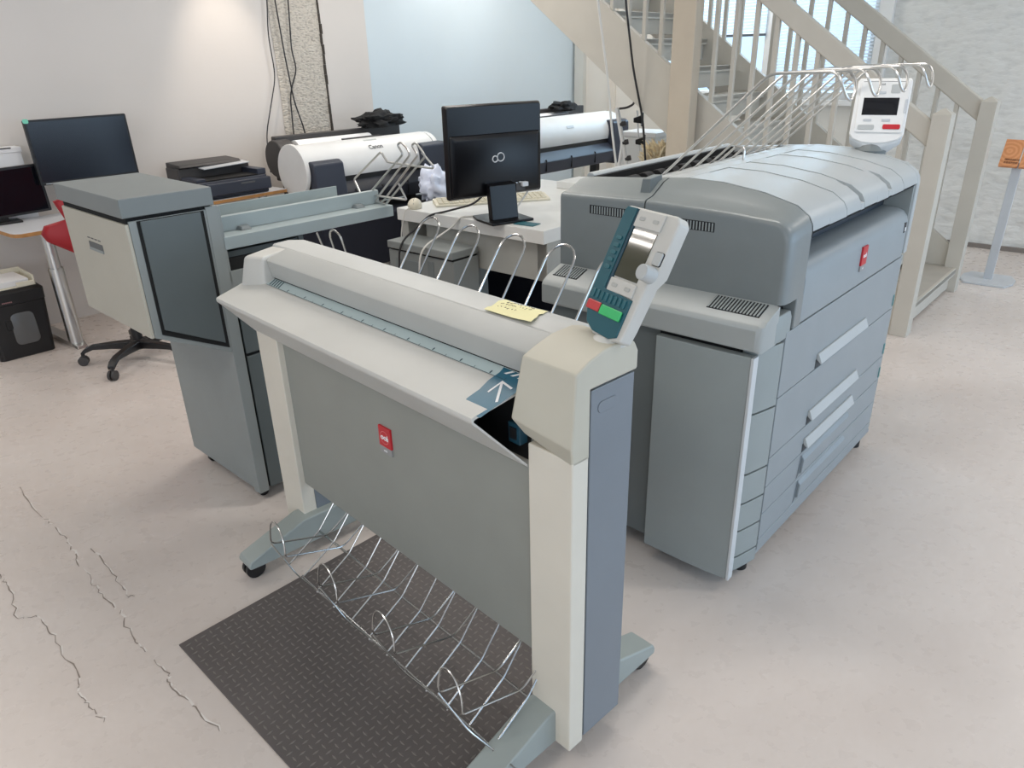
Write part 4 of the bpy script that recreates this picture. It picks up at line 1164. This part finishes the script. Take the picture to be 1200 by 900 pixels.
for k in range(6):
    B(-0.06 + 0.009 * k, -0.054 + 0.009 * k, -0.1705, -0.168, 0.345, 0.352).build('brand_letter', mat('red_grey_print', (150, 110, 112), 0.6), sh)
ty = thing('letter_tray', 'cream plastic letter tray on top of the black shredder', 'tray', LWF, (-0.40, -0.40, 0.416), 0)
mb = MB()
mb.box(-0.16, 0.16, -0.14, 0.14, 0.0, 0.006)
mb.box(-0.16, -0.152, -0.14, 0.14, 0.0, 0.06).box(0.152, 0.16, -0.14, 0.14, 0.0, 0.06).box(-0.16, 0.16, 0.132, 0.14, 0.0, 0.065).box(-0.16, -0.06, -0.14, -0.132, 0.0, 0.03).box(0.06, 0.16, -0.14, -0.132, 0.0, 0.03)
mb.build('tray_shell', IVORY, ty, 0.002)
pp = thing('paper_stack', 'stack of white printed papers lying in the cream letter tray', 'papers', LWF, (-0.41, -0.40, 0.423), 3)
for k in range(4):
    B(-0.135, 0.135, -0.118 - 0.003 * k, 0.115, 0.009 * k, 0.009 * k + 0.0085).build('sheaf', PAPER, pp)

# ------------------------------------------------------------------ plotters along the back wall
def plotter(label, x0, x1, yc, zc, R, text_s):
    p = thing('roll_plotter', label, 'plotter', LWF, ((x0 + x1) / 2, yc, 0), 0, 'roll plotters standing along the left wall')
    L = (x1 - x0) / 2
    arc = [(-R * math.sin(math.radians(a)), zc + R * math.cos(math.radians(a))) for a in range(-60, 121, 12)]
    cov = MB().px(arc + [(0.10, zc - 0.02), (0.16, zc + 0.08)], -L + 0.03, L - 0.06).build('top_cover', WHITE, p, 0.002)
    MB().cyl((-L, 0, zc), (-L + 0.032, 0, zc), R + 0.012, n=40).build('end_disc', WHITE, p, 0.004)
    B(-L + 0.035, L, -R + 0.01, 0.22, zc - 0.24, zc - 0.03).build('chassis', BLACK, p, 0.006)
    MB().px([(-0.12, zc - 0.06), (-R - 0.03, zc - 0.125), (-R - 0.065, zc - 0.17), (-R - 0.05, zc - 0.27), (-0.1, zc - 0.27)], -L + 0.10, L - 0.10).build('paper_ramp', mat('ramp_black', (34, 37, 46), 0.4) if text_s else NAVY, p, 0.008)
    for k in range(3):
        B(-L + 0.12 + (2 * L - 0.3) * (k + 1) / 4, -L + 0.126 + (2 * L - 0.3) * (k + 1) / 4, -R - 0.066, -R - 0.04, zc - 0.25, zc - 0.15).build('ramp_joint', BLACK, p)
    for xa, xb, tp in ((-L + 0.04, -L + 0.30, 0.075), (L - 0.24, L + 0.02, 0.11)):
        MB().px([(-R - 0.010, zc + tp), (-R - 0.05, zc + tp - 0.02), (-R - 0.075, zc - 0.29), (-0.05, zc - 0.29), (-0.05, zc + tp)], xa, xb).build('ink_housing', NAVY, p, 0.014, 3)
    MB().cyl((L - 0.045, 0, zc), (L, 0, zc), R - 0.005, n=36).build('end_cap', WHITE, p, 0.004)
    rl = MB().cyl((-L + 0.17, 0.20, zc + 0.12), (L - 0.45, 0.20, zc + 0.12), 0.075, n=28).build('paper_roll', PAPER, p)
    MB().cyl((-L + 0.02, 0.26, zc + 0.07), (-L + 0.15, 0.26, zc + 0.07), 0.135, n=32).build('roll_holder', CHAR, p, 0.012)
    B(-L + 0.06, L - 0.05, 0.28, 0.34, zc - 0.1, zc + 0.225).build('rear_guard', CHAR, p, 0.008)
    B(-L + 0.5, L - 0.45, 0.02, 0.06, zc + R - 0.005, zc + R + 0.006).build('cover_slot', CHAR, p, 0.001)
    for x in (-L + 0.22, L - 0.22):
        lgo = B(x - 0.03, x + 0.03, -0.04, 0.04, 0.09, zc - 0.24).build('leg', BLACK, p, 0.004)
        B(x - 0.03, x + 0.03, -0.30, 0.24, 0.05, 0.10).build('leg_foot', BLACK, lgo, 0.006)
        for y in (-0.26, 0.20):
            MB().cyl((x - 0.015, y, 0.027), (x + 0.015, y, 0.027), 0.027, n=14).build('castor', BLACK, lgo)
    if text_s:
        n = Vector((0, -math.sin(math.radians(48)), math.cos(math.radians(48))))
        v = Vector((0, math.cos(math.radians(48)), math.sin(math.radians(48))))
        text('lettering', text_s, 0.05, GPRINT, p, basis(Vector((0.02, 0, zc)) + n * (R + 0.0008), (1, 0, 0), v), bold=0.001)
        n = Vector((0, -math.sin(math.radians(22)), math.cos(math.radians(22)))); v = Vector((0, math.cos(math.radians(22)), math.sin(math.radians(22))))
        plate(basis(Vector((0.02, 0, zc)) + n * R, (1, 0, 0), v), rect(-0.06, 0.06, -0.008, 0.008), -0.001, 0.001).build('model_plate', LGREY, p)
        plate(basis(Vector((0.0, -R - 0.062, zc - 0.13)), (1, 0, 0), (0, 0, 1)), rect(L - 0.10, L - 0.03, -0.006, 0.006), 0, 0.003).build('model_mark', SILVER, p)
    else:
        n = Vector((0, -math.sin(math.radians(60)), math.cos(math.radians(60)))); v = Vector((0, math.cos(math.radians(60)), math.sin(math.radians(60))))
        plate(basis(Vector((0.05, 0, zc)) + n * R, (1, 0, 0), v), rect(-0.05, 0.05, -0.012, 0.012), -0.001, 0.003).build('cover_latch', SILVER, p, 0.001)
    return p
pl1 = plotter('white and charcoal roll plotter with lettered white cover standing along the left wall', 1.55, 2.86, -0.60, 0.865, 0.18, 'Canon')
NF = MB()
NF.px([(-0.34, 0.52), (0.10, 0.52), (0.10, 0.14), (-0.20, 0.10), (-0.30, 0.12)], -0.68, 0.62)
NF.build('catch_basket', NAVYD, pl1, 0.02)
plotter('white and navy roll plotter further back, right of the black monitor, near the column', 3.25, 4.98, -0.95, 0.905, 0.18, '')
# dark bundle on the first plotter, dark things on the second, white bag
def lump(name, label, cat, m, fr, loc, sx, sy, sz, seed, amp=0.35, flat=True, sub=4):
    mb = MB(); mb.ball((0, 0, 0), 1, sub=sub)
    for v in mb.bm.verts:
        n_ = v.co.normalized()
        d = 1 + amp * noise.noise(n_ * 2.1 + Vector((seed, 0, 0))) + amp * 0.6 * noise.noise(n_ * 5.0 + Vector((0, seed, 0)))
        v.co = Vector((n_.x * sx * d, n_.y * sy * d, max(n_.z * sz * d, -sz * 0.6 if flat else -9)))
    o = mb.build(name, m, None, ang=60)
    tag(at(o, fr, loc), label, cat)
    return o
lump('cloth_bundle', 'crumpled black cloth bundle on the right end of the lettered plotter', 'cloth', BLACKM, LWF, (2.56, -0.36, 1.137), 0.22, 0.10, 0.075, 3.3, 0.5)
lump('cable_bundle', 'small black bundle lying on top of the navy plotter', 'bundle', BLACKM, LWF, (4.45, -0.78, 1.14), 0.16, 0.08, 0.055, 7.1, 0.5)
lump('plastic_bag', 'crumpled white plastic bag between the lettered plotter and the work table', 'bag', mat('bag_white', (222, 228, 244), 0.5), LWF, (2.50, -1.09, 0.675), 0.14, 0.08, 0.15, 5.2, 0.4)
stl = thing('side_stand', 'low dark stand under the white plastic bag beside the lettered plotter', 'stand', LWF, (2.50, -1.09, 0))
B(-0.22, 0.22, -0.13, 0.09, 0.545, 0.58).build('stand_top', BLACK, stl, 0.004)
for x in (-0.19, 0.19):
    B(x - 0.02, x + 0.02, -0.11, 0.07, 0.0, 0.545).build('stand_leg', BLACK, stl, 0.003)

# ------------------------------------------------------------------ staircase
stc = thing('staircase', 'cream painted open staircase with square balusters rising behind the wide format printer', 'staircase', STR)
SL = 0.735
WID = 1.216
def zt(t):
    return 0.285 + SL * t
def zb(t):
    return -0.145 + SL * t
T1 = 3.55
for y0, y1 in ((-0.045, 0.0), (-WID, -WID + 0.045)):
    MB().py([(0.045, max(0.0, zb(0.2)) * 0), (0.20, 0.0), (T1, zb(T1)), (T1, zt(T1)), (0.045, zt(0.045))], y0, y1).build('stringer', STAIR, stc, 0.003)
RISE, GO = 0.19, 0.2585
for k in range(14):
    t = -0.03 + GO * k; z = 0.172 + RISE * k
    td = B(t, t + 0.29, -WID + (0.045 if k else 0.05), -0.045 if k else -0.05, z - 0.035, z).build('tread', STAIRT, stc, 0.004)
    B(t + 0.0, t + 0.022, -WID + 0.05, -0.05, z - 0.045, z + 0.0005).build('tread_nosing', STAIR, td, 0.003)
    B(t + 0.030, t + 0.042, -WID + 0.05, -0.05, z - 0.150, z - 0.036).build('riser_board', STAIR, td)
for y, lab_ in ((0.0, 0), (-WID, 1)):
    yc = -0.03 if not lab_ else -WID + 0.03
    nw = MB()
    nw.loft([[(x, y_, 0.0) for x, y_ in rect(-0.048, 0.048, yc - 0.048, yc + 0.048)], [(x, y_, 1.262) for x, y_ in rect(-0.048, 0.048, yc - 0.048, yc + 0.048)], [(x * .1, yc + (y_ - yc) * .1, 1.292) for x, y_ in rect(-0.048, 0.048, yc - 0.048, yc + 0.048)]])
    nw.build('newel_post', STAIR, stc, 0.003)
    dz = 0.0 if not lab_ else 0.052
    MB().py([(0.045, 1.050 + dz + SL * 0.045), (T1, 1.050 + dz + SL * T1), (T1, 1.188 + dz + SL * T1), (0.045, 1.188 + dz + SL * 0.045)], yc - 0.022, yc + 0.022).build('handrail', STAIR, stc, 0.010, 3)
    n = 25
    for k in range(n):
        t = 0.19 + 0.132 * k
        B(t - 0.014, t + 0.014, yc - 0.014, yc + 0.014, zt(t) - 0.03, 1.07 + dz + SL * t).build('baluster', STAIR, stc, 0.003, 1)
# column beside the stair
colu = thing('support_column', 'square cream column standing beside the near stair stringer', 'column', frame(1.185, 5.0, -41.5))
MB().loft([[(x, y, z) for x, y in rect(-0.158, 0.0, 0.0, 0.10)] for z in (0.0, 1.0, 2.0, 2.999)]).build('shaft', COLUMN, colu, 0.006)
B(-0.175, 0.015, -0.015, 0.115, 0.0, 0.09).build('plinth', COLUMN, colu, 0.004)

# ------------------------------------------------------------------ hanging cables
WLD = (Vector((0, 0, 0)), 0.0)
cable([(1.871, -0.05, 2.99), (1.871, -0.05, 2.03), (1.838, -0.05, 1.8), (1.85, -0.05, 1.5), (1.697, -0.05, 1.085), (1.69, -0.04, 0.80)], 0.0045, CABLEB, 'leftmost of three dark cables hanging down the left wall', LWF)
cable([(1.90, -0.05, 2.99), (1.936, -0.05, 2.03), (1.955, -0.05, 1.65), (1.984, -0.05, 1.306), (2.044, -0.05, 1.096), (2.06, -0.04, 0.80)], 0.0055, CABLEB, 'middle of three dark cables on the left wall, slanting over the bare plaster', LWF)
cable([(2.07, -0.045, 2.99), (2.052, -0.045, 2.03), (2.023, -0.045, 1.677), (2.05, -0.045, 1.55), (1.964, -0.035, 1.37), (1.948, -0.035, 1.084), (1.95, -0.035, 0.80)], 0.0055, CABLEB, 'rightmost of three dark cables on the left wall, wavy, beside the plaster joint', LWF)
cable([(0.60, 5.4, 2.99), (0.624, 5.4, 1.93), (0.705, 5.4, 1.455), (0.743, 5.4, 1.13), (0.789, 5.4, 0.84), (0.80, 5.39, 0.009)], 0.008, CABLEW, 'thick white cable hanging from the ceiling in front of the stair', WLD)
cable([(0.77, 5.4, 2.99), (0.809, 5.4, 1.92), (0.877, 5.4, 1.507), (0.96, 5.4, 1.174), (0.998, 5.4, 0.84), (1.0, 5.39, 0.009)], 0.0075, CABLEB, 'black cable hanging from the ceiling in front of the stair stringer', WLD)
# white stand with clamps
sd = thing('clamp_stand', 'white metal stand with black clamps beside the navy plotter', 'stand', frame(0.90, 5.9, 0))
b_ = MB().tube([(-0.052, 0, 1.225), (0.0, 0, 0.98), (0.05, 0, 0.74), (0.06, 0, 0.30), (0.06, 0, 0.02)], 0.017, 12)
po_ = b_.build('pole', WHITE, sd)
MB().tube([(0.0, 0, 0.97), (-0.03, 0.02, 0.70), (-0.10, 0.03, 0.015)], 0.014, 10).build('prop', WHITE, sd)
for a in (20, 140, 260):
    MB().tube([(0.06, 0, 0.05), (0.06 + 0.22 * math.cos(math.radians(a)), 0.22 * math.sin(math.radians(a)), 0.012)], 0.012, 8).build('stand_leg', WHITE, sd)
MB().tube([(-0.05, 0, 1.218), (0.02, -0.01, 1.225), (0.07, -0.02, 1.25), (0.075, -0.02, 1.285), (0.13, -0.03, 1.292)], 0.008, 8, 0.02).build('arm', CHAR, sd)
for x, z in ((-0.005, 1.105), (0.02, 0.97), (0.045, 0.85)):
    MB().cyl((x - 0.024, 0, z), (x + 0.024, 0, z + 0.01), 0.020, n=12).build('collar', CHAR, po_, 0.003)
rod = thing('clamp_rod', 'thin pale rod with two black clamps in front of the warm white wall', 'rod', frame(1.04, 5.9, 0))
MB().tube([(-0.03, 0.05, 1.20), (0.0, 0.05, 0.9), (0.015, 0.05, 0.01)], 0.006, 8).build('rod_tube', WHITE, rod)
B(-0.05, 0.08, 0.0, 0.1, 0.0, 0.012).build('rod_foot', CHAR, rod)
for x, z in ((-0.022, 1.135), (0.0, 0.975)):
    MB().hull([(x - 0.035, 0.03, z - 0.02), (x + 0.03, 0.03, z - 0.03), (x + 0.03, 0.03, z + 0.03), (x - 0.035, 0.03, z + 0.012), (x - 0.03, 0.07, z - 0.015), (x + 0.03, 0.07, z - 0.03), (x + 0.03, 0.07, z + 0.03), (x - 0.03, 0.07, z + 0.01)]).build('clamp', BLACK, rod, 0.003)
    B(x + 0.028, x + 0.04, 0.02, 0.08, z - 0.05, z + 0.05).build('clamp_jaw', BLACK, rod, 0.003)
# white cabinet under the stair
cbt = thing('low_cabinet', 'low pale cabinet under the stair behind the white stand', 'cabinet', frame(1.17, 6.45, -40.96))
B(-0.24, 0.10, 0.0, 0.30, 0.02, 0.955).build('carcass', TABLE, cbt, 0.003)
B(-0.25, 0.11, -0.01, 0.31, 0.955, 0.99).build('cabinet_top', WHITE, cbt, 0.003)
B(-0.235, 0.095, -0.012, 0.0, 0.05, 0.94).build('door', TABLE, cbt, 0.003)
bkt = thing('black_bucket', 'black open bucket on the floor behind the work table', 'bucket', frame(0.62, 6.1, 0))
bm_ = MB().lathe([(0.10, 0.0), (0.125, 0.40), (0.118, 0.40), (0.095, 0.01), (0.0, 0.01)], n=20)
bm_.build('bucket_body', BLACK, bkt)
MB().tube([(0.12 * math.cos(a), 0.0 - 0.02, 0.38 + 0.10 * math.sin(a)) for a in [math.pi * k / 10 for k in range(11)]], 0.004, 6).build('bucket_handle', STEEL, bkt)
# dried grass in a pot
gr = thing('dried_grass', 'clump of pale brown dried grass in a pot beside the column', 'plant', frame(1.11, 5.51, 0))
MB().lathe([(0.07, 0.0), (0.10, 0.50), (0.09, 0.52), (0.08, 0.50), (0.0, 0.46)], n=18).build('pot', mat('pot_grey', (150, 146, 140), 0.6), gr)
PL = mat('grass_plume', (236, 218, 186), 0.9, var=0.25, scale=30)
STM = mat('grass_stem', (150, 110, 66), 0.9, var=0.2, scale=30)
pm, sm_ = MB(), MB()
for k in range(270):
    a = random.uniform(0, 2 * math.pi); q = random.random() ** 0.6
    h = random.uniform(0.80, 1.02); r_ = 0.115 * q
    tip = Vector((r_ * math.cos(a) * 1.15, r_ * math.sin(a) * 0.8, h - 0.05 * q))
    base = Vector((0.03 * math.cos(a), 0.03 * math.sin(a), 0.48))
    mid = base.lerp(tip, 0.6) + Vector((0.01 * math.cos(a), 0.01 * math.sin(a), 0.03))
    if k % 9 == 0:
        sm_.tube([base, mid, tip], 0.0016, 4)
    d = Vector((math.cos(a) * 0.5 + random.uniform(-.4, .4), math.sin(a) * 0.5 + random.uniform(-.4, .4), 0.6)).normalized()
    pm.tube([tip - d * 0.06, tip - d * 0.02, tip + d * 0.02, tip + d * 0.05], [0.002, 0.009, 0.008, 0.001], 5)
    for j in range(3):
        d2 = (d + Vector((random.uniform(-1, 1), random.uniform(-1, 1), random.uniform(-.6, .6)))).normalized()
        p_ = tip - d * random.uniform(-0.02, 0.06)
        pm.tube([p_, p_ + d2 * 0.02, p_ + d2 * 0.042], [0.003, 0.003, 0.0006], 4)
pm.build('plumes', PL, gr)['kind'] = 'stuff'
sm_.build('stems', STM, gr)['kind'] = 'stuff'
# wooden sign on a stand
sg = thing('sign_stand', 'small wooden sign of two boards on a pale grey stand by the brick wall', 'sign', frame(3.545, 5.235, -40))
MB().pz([(-0.13, -0.17), (0.13, -0.17), (0.17, -0.06), (0.17, 0.06), (0.13, 0.17), (-0.13, 0.17), (-0.17, 0.06), (-0.17, -0.06)], 0.0, 0.014).build('base_plate', SILVER, sg, 0.003)
MB().obox((-0.028, -0.018, 0.012), (0.056, 0, 0), (0, 0.036, 0), (0.012, 0, 0.83)).build('post', SILVER, sg, 0.003)
Msg = basis((0.03, 0.0, 0.90), (1, 0, -0.02), (0.0, 0.55, 0.84))
WD = bpy.data.materials.new('sign_wood'); WD.use_nodes = True
_n = WD.node_tree; _b = _n.nodes['Principled BSDF']; _b.inputs['Roughness'].default_value = 0.5
_tc = _n.nodes.new('ShaderNodeTexCoord'); _wv = _n.nodes.new('ShaderNodeTexWave'); _wv.wave_type = 'RINGS'; _wv.rings_direction = 'SPHERICAL'
_mp = _n.nodes.new('ShaderNodeMapping'); _mp.inputs['Location'].default_value = (0.055, 0.0, -0.915)
_mp.vector_type = 'POINT'
_wv.inputs['Scale'].default_value = 12; _wv.inputs['Distortion'].default_value = 3; _wv.inputs['Detail'].default_value = 3
_rp = _n.nodes.new('ShaderNodeValToRGB'); _rp.color_ramp.elements[0].color = lin((206, 136, 88)) + (1,); _rp.color_ramp.elements[1].color = lin((222, 156, 106)) + (1,)
_n.links.new(_tc.outputs['Object'], _mp.inputs['Vector']); _n.links.new(_mp.outputs['Vector'], _wv.inputs['Vector']); _n.links.new(_wv.outputs['Fac'], _rp.inputs['Fac']); _n.links.new(_rp.outputs['Color'], _b.inputs['Base Color'])
for x0, x1 in ((-0.125, -0.012), (-0.004, 0.125)):
    bo = plate(Msg, rect(x0, x1, -0.10, 0.10), -0.012, 0.012).build('board', WD, sg, 0.002)
    tl = MB()
    for r_ in range(2):
        x = x0 + 0.028
        while x < x1 - 0.004:
            w = random.uniform(0.005, 0.012)
            for q in (rect(x, x + w * 0.25, -0.058 - 0.022 * r_, -0.044 - 0.022 * r_), rect(x, x + w * 0.7, -0.047 - 0.022 * r_, -0.044 - 0.022 * r_), rect(x + w * .5, x + w * 0.7, -0.058 - 0.022 * r_, -0.044 - 0.022 * r_)):
                tl.loft([[Msg @ Vector(p + (0.0122,)) for p in q], [Msg @ Vector(p + (0.0128,)) for p in q]])
            x += w
    tl.build('sign_lettering', mat('burnt_brown', (70, 40, 24), 0.8), bo, smooth=False)
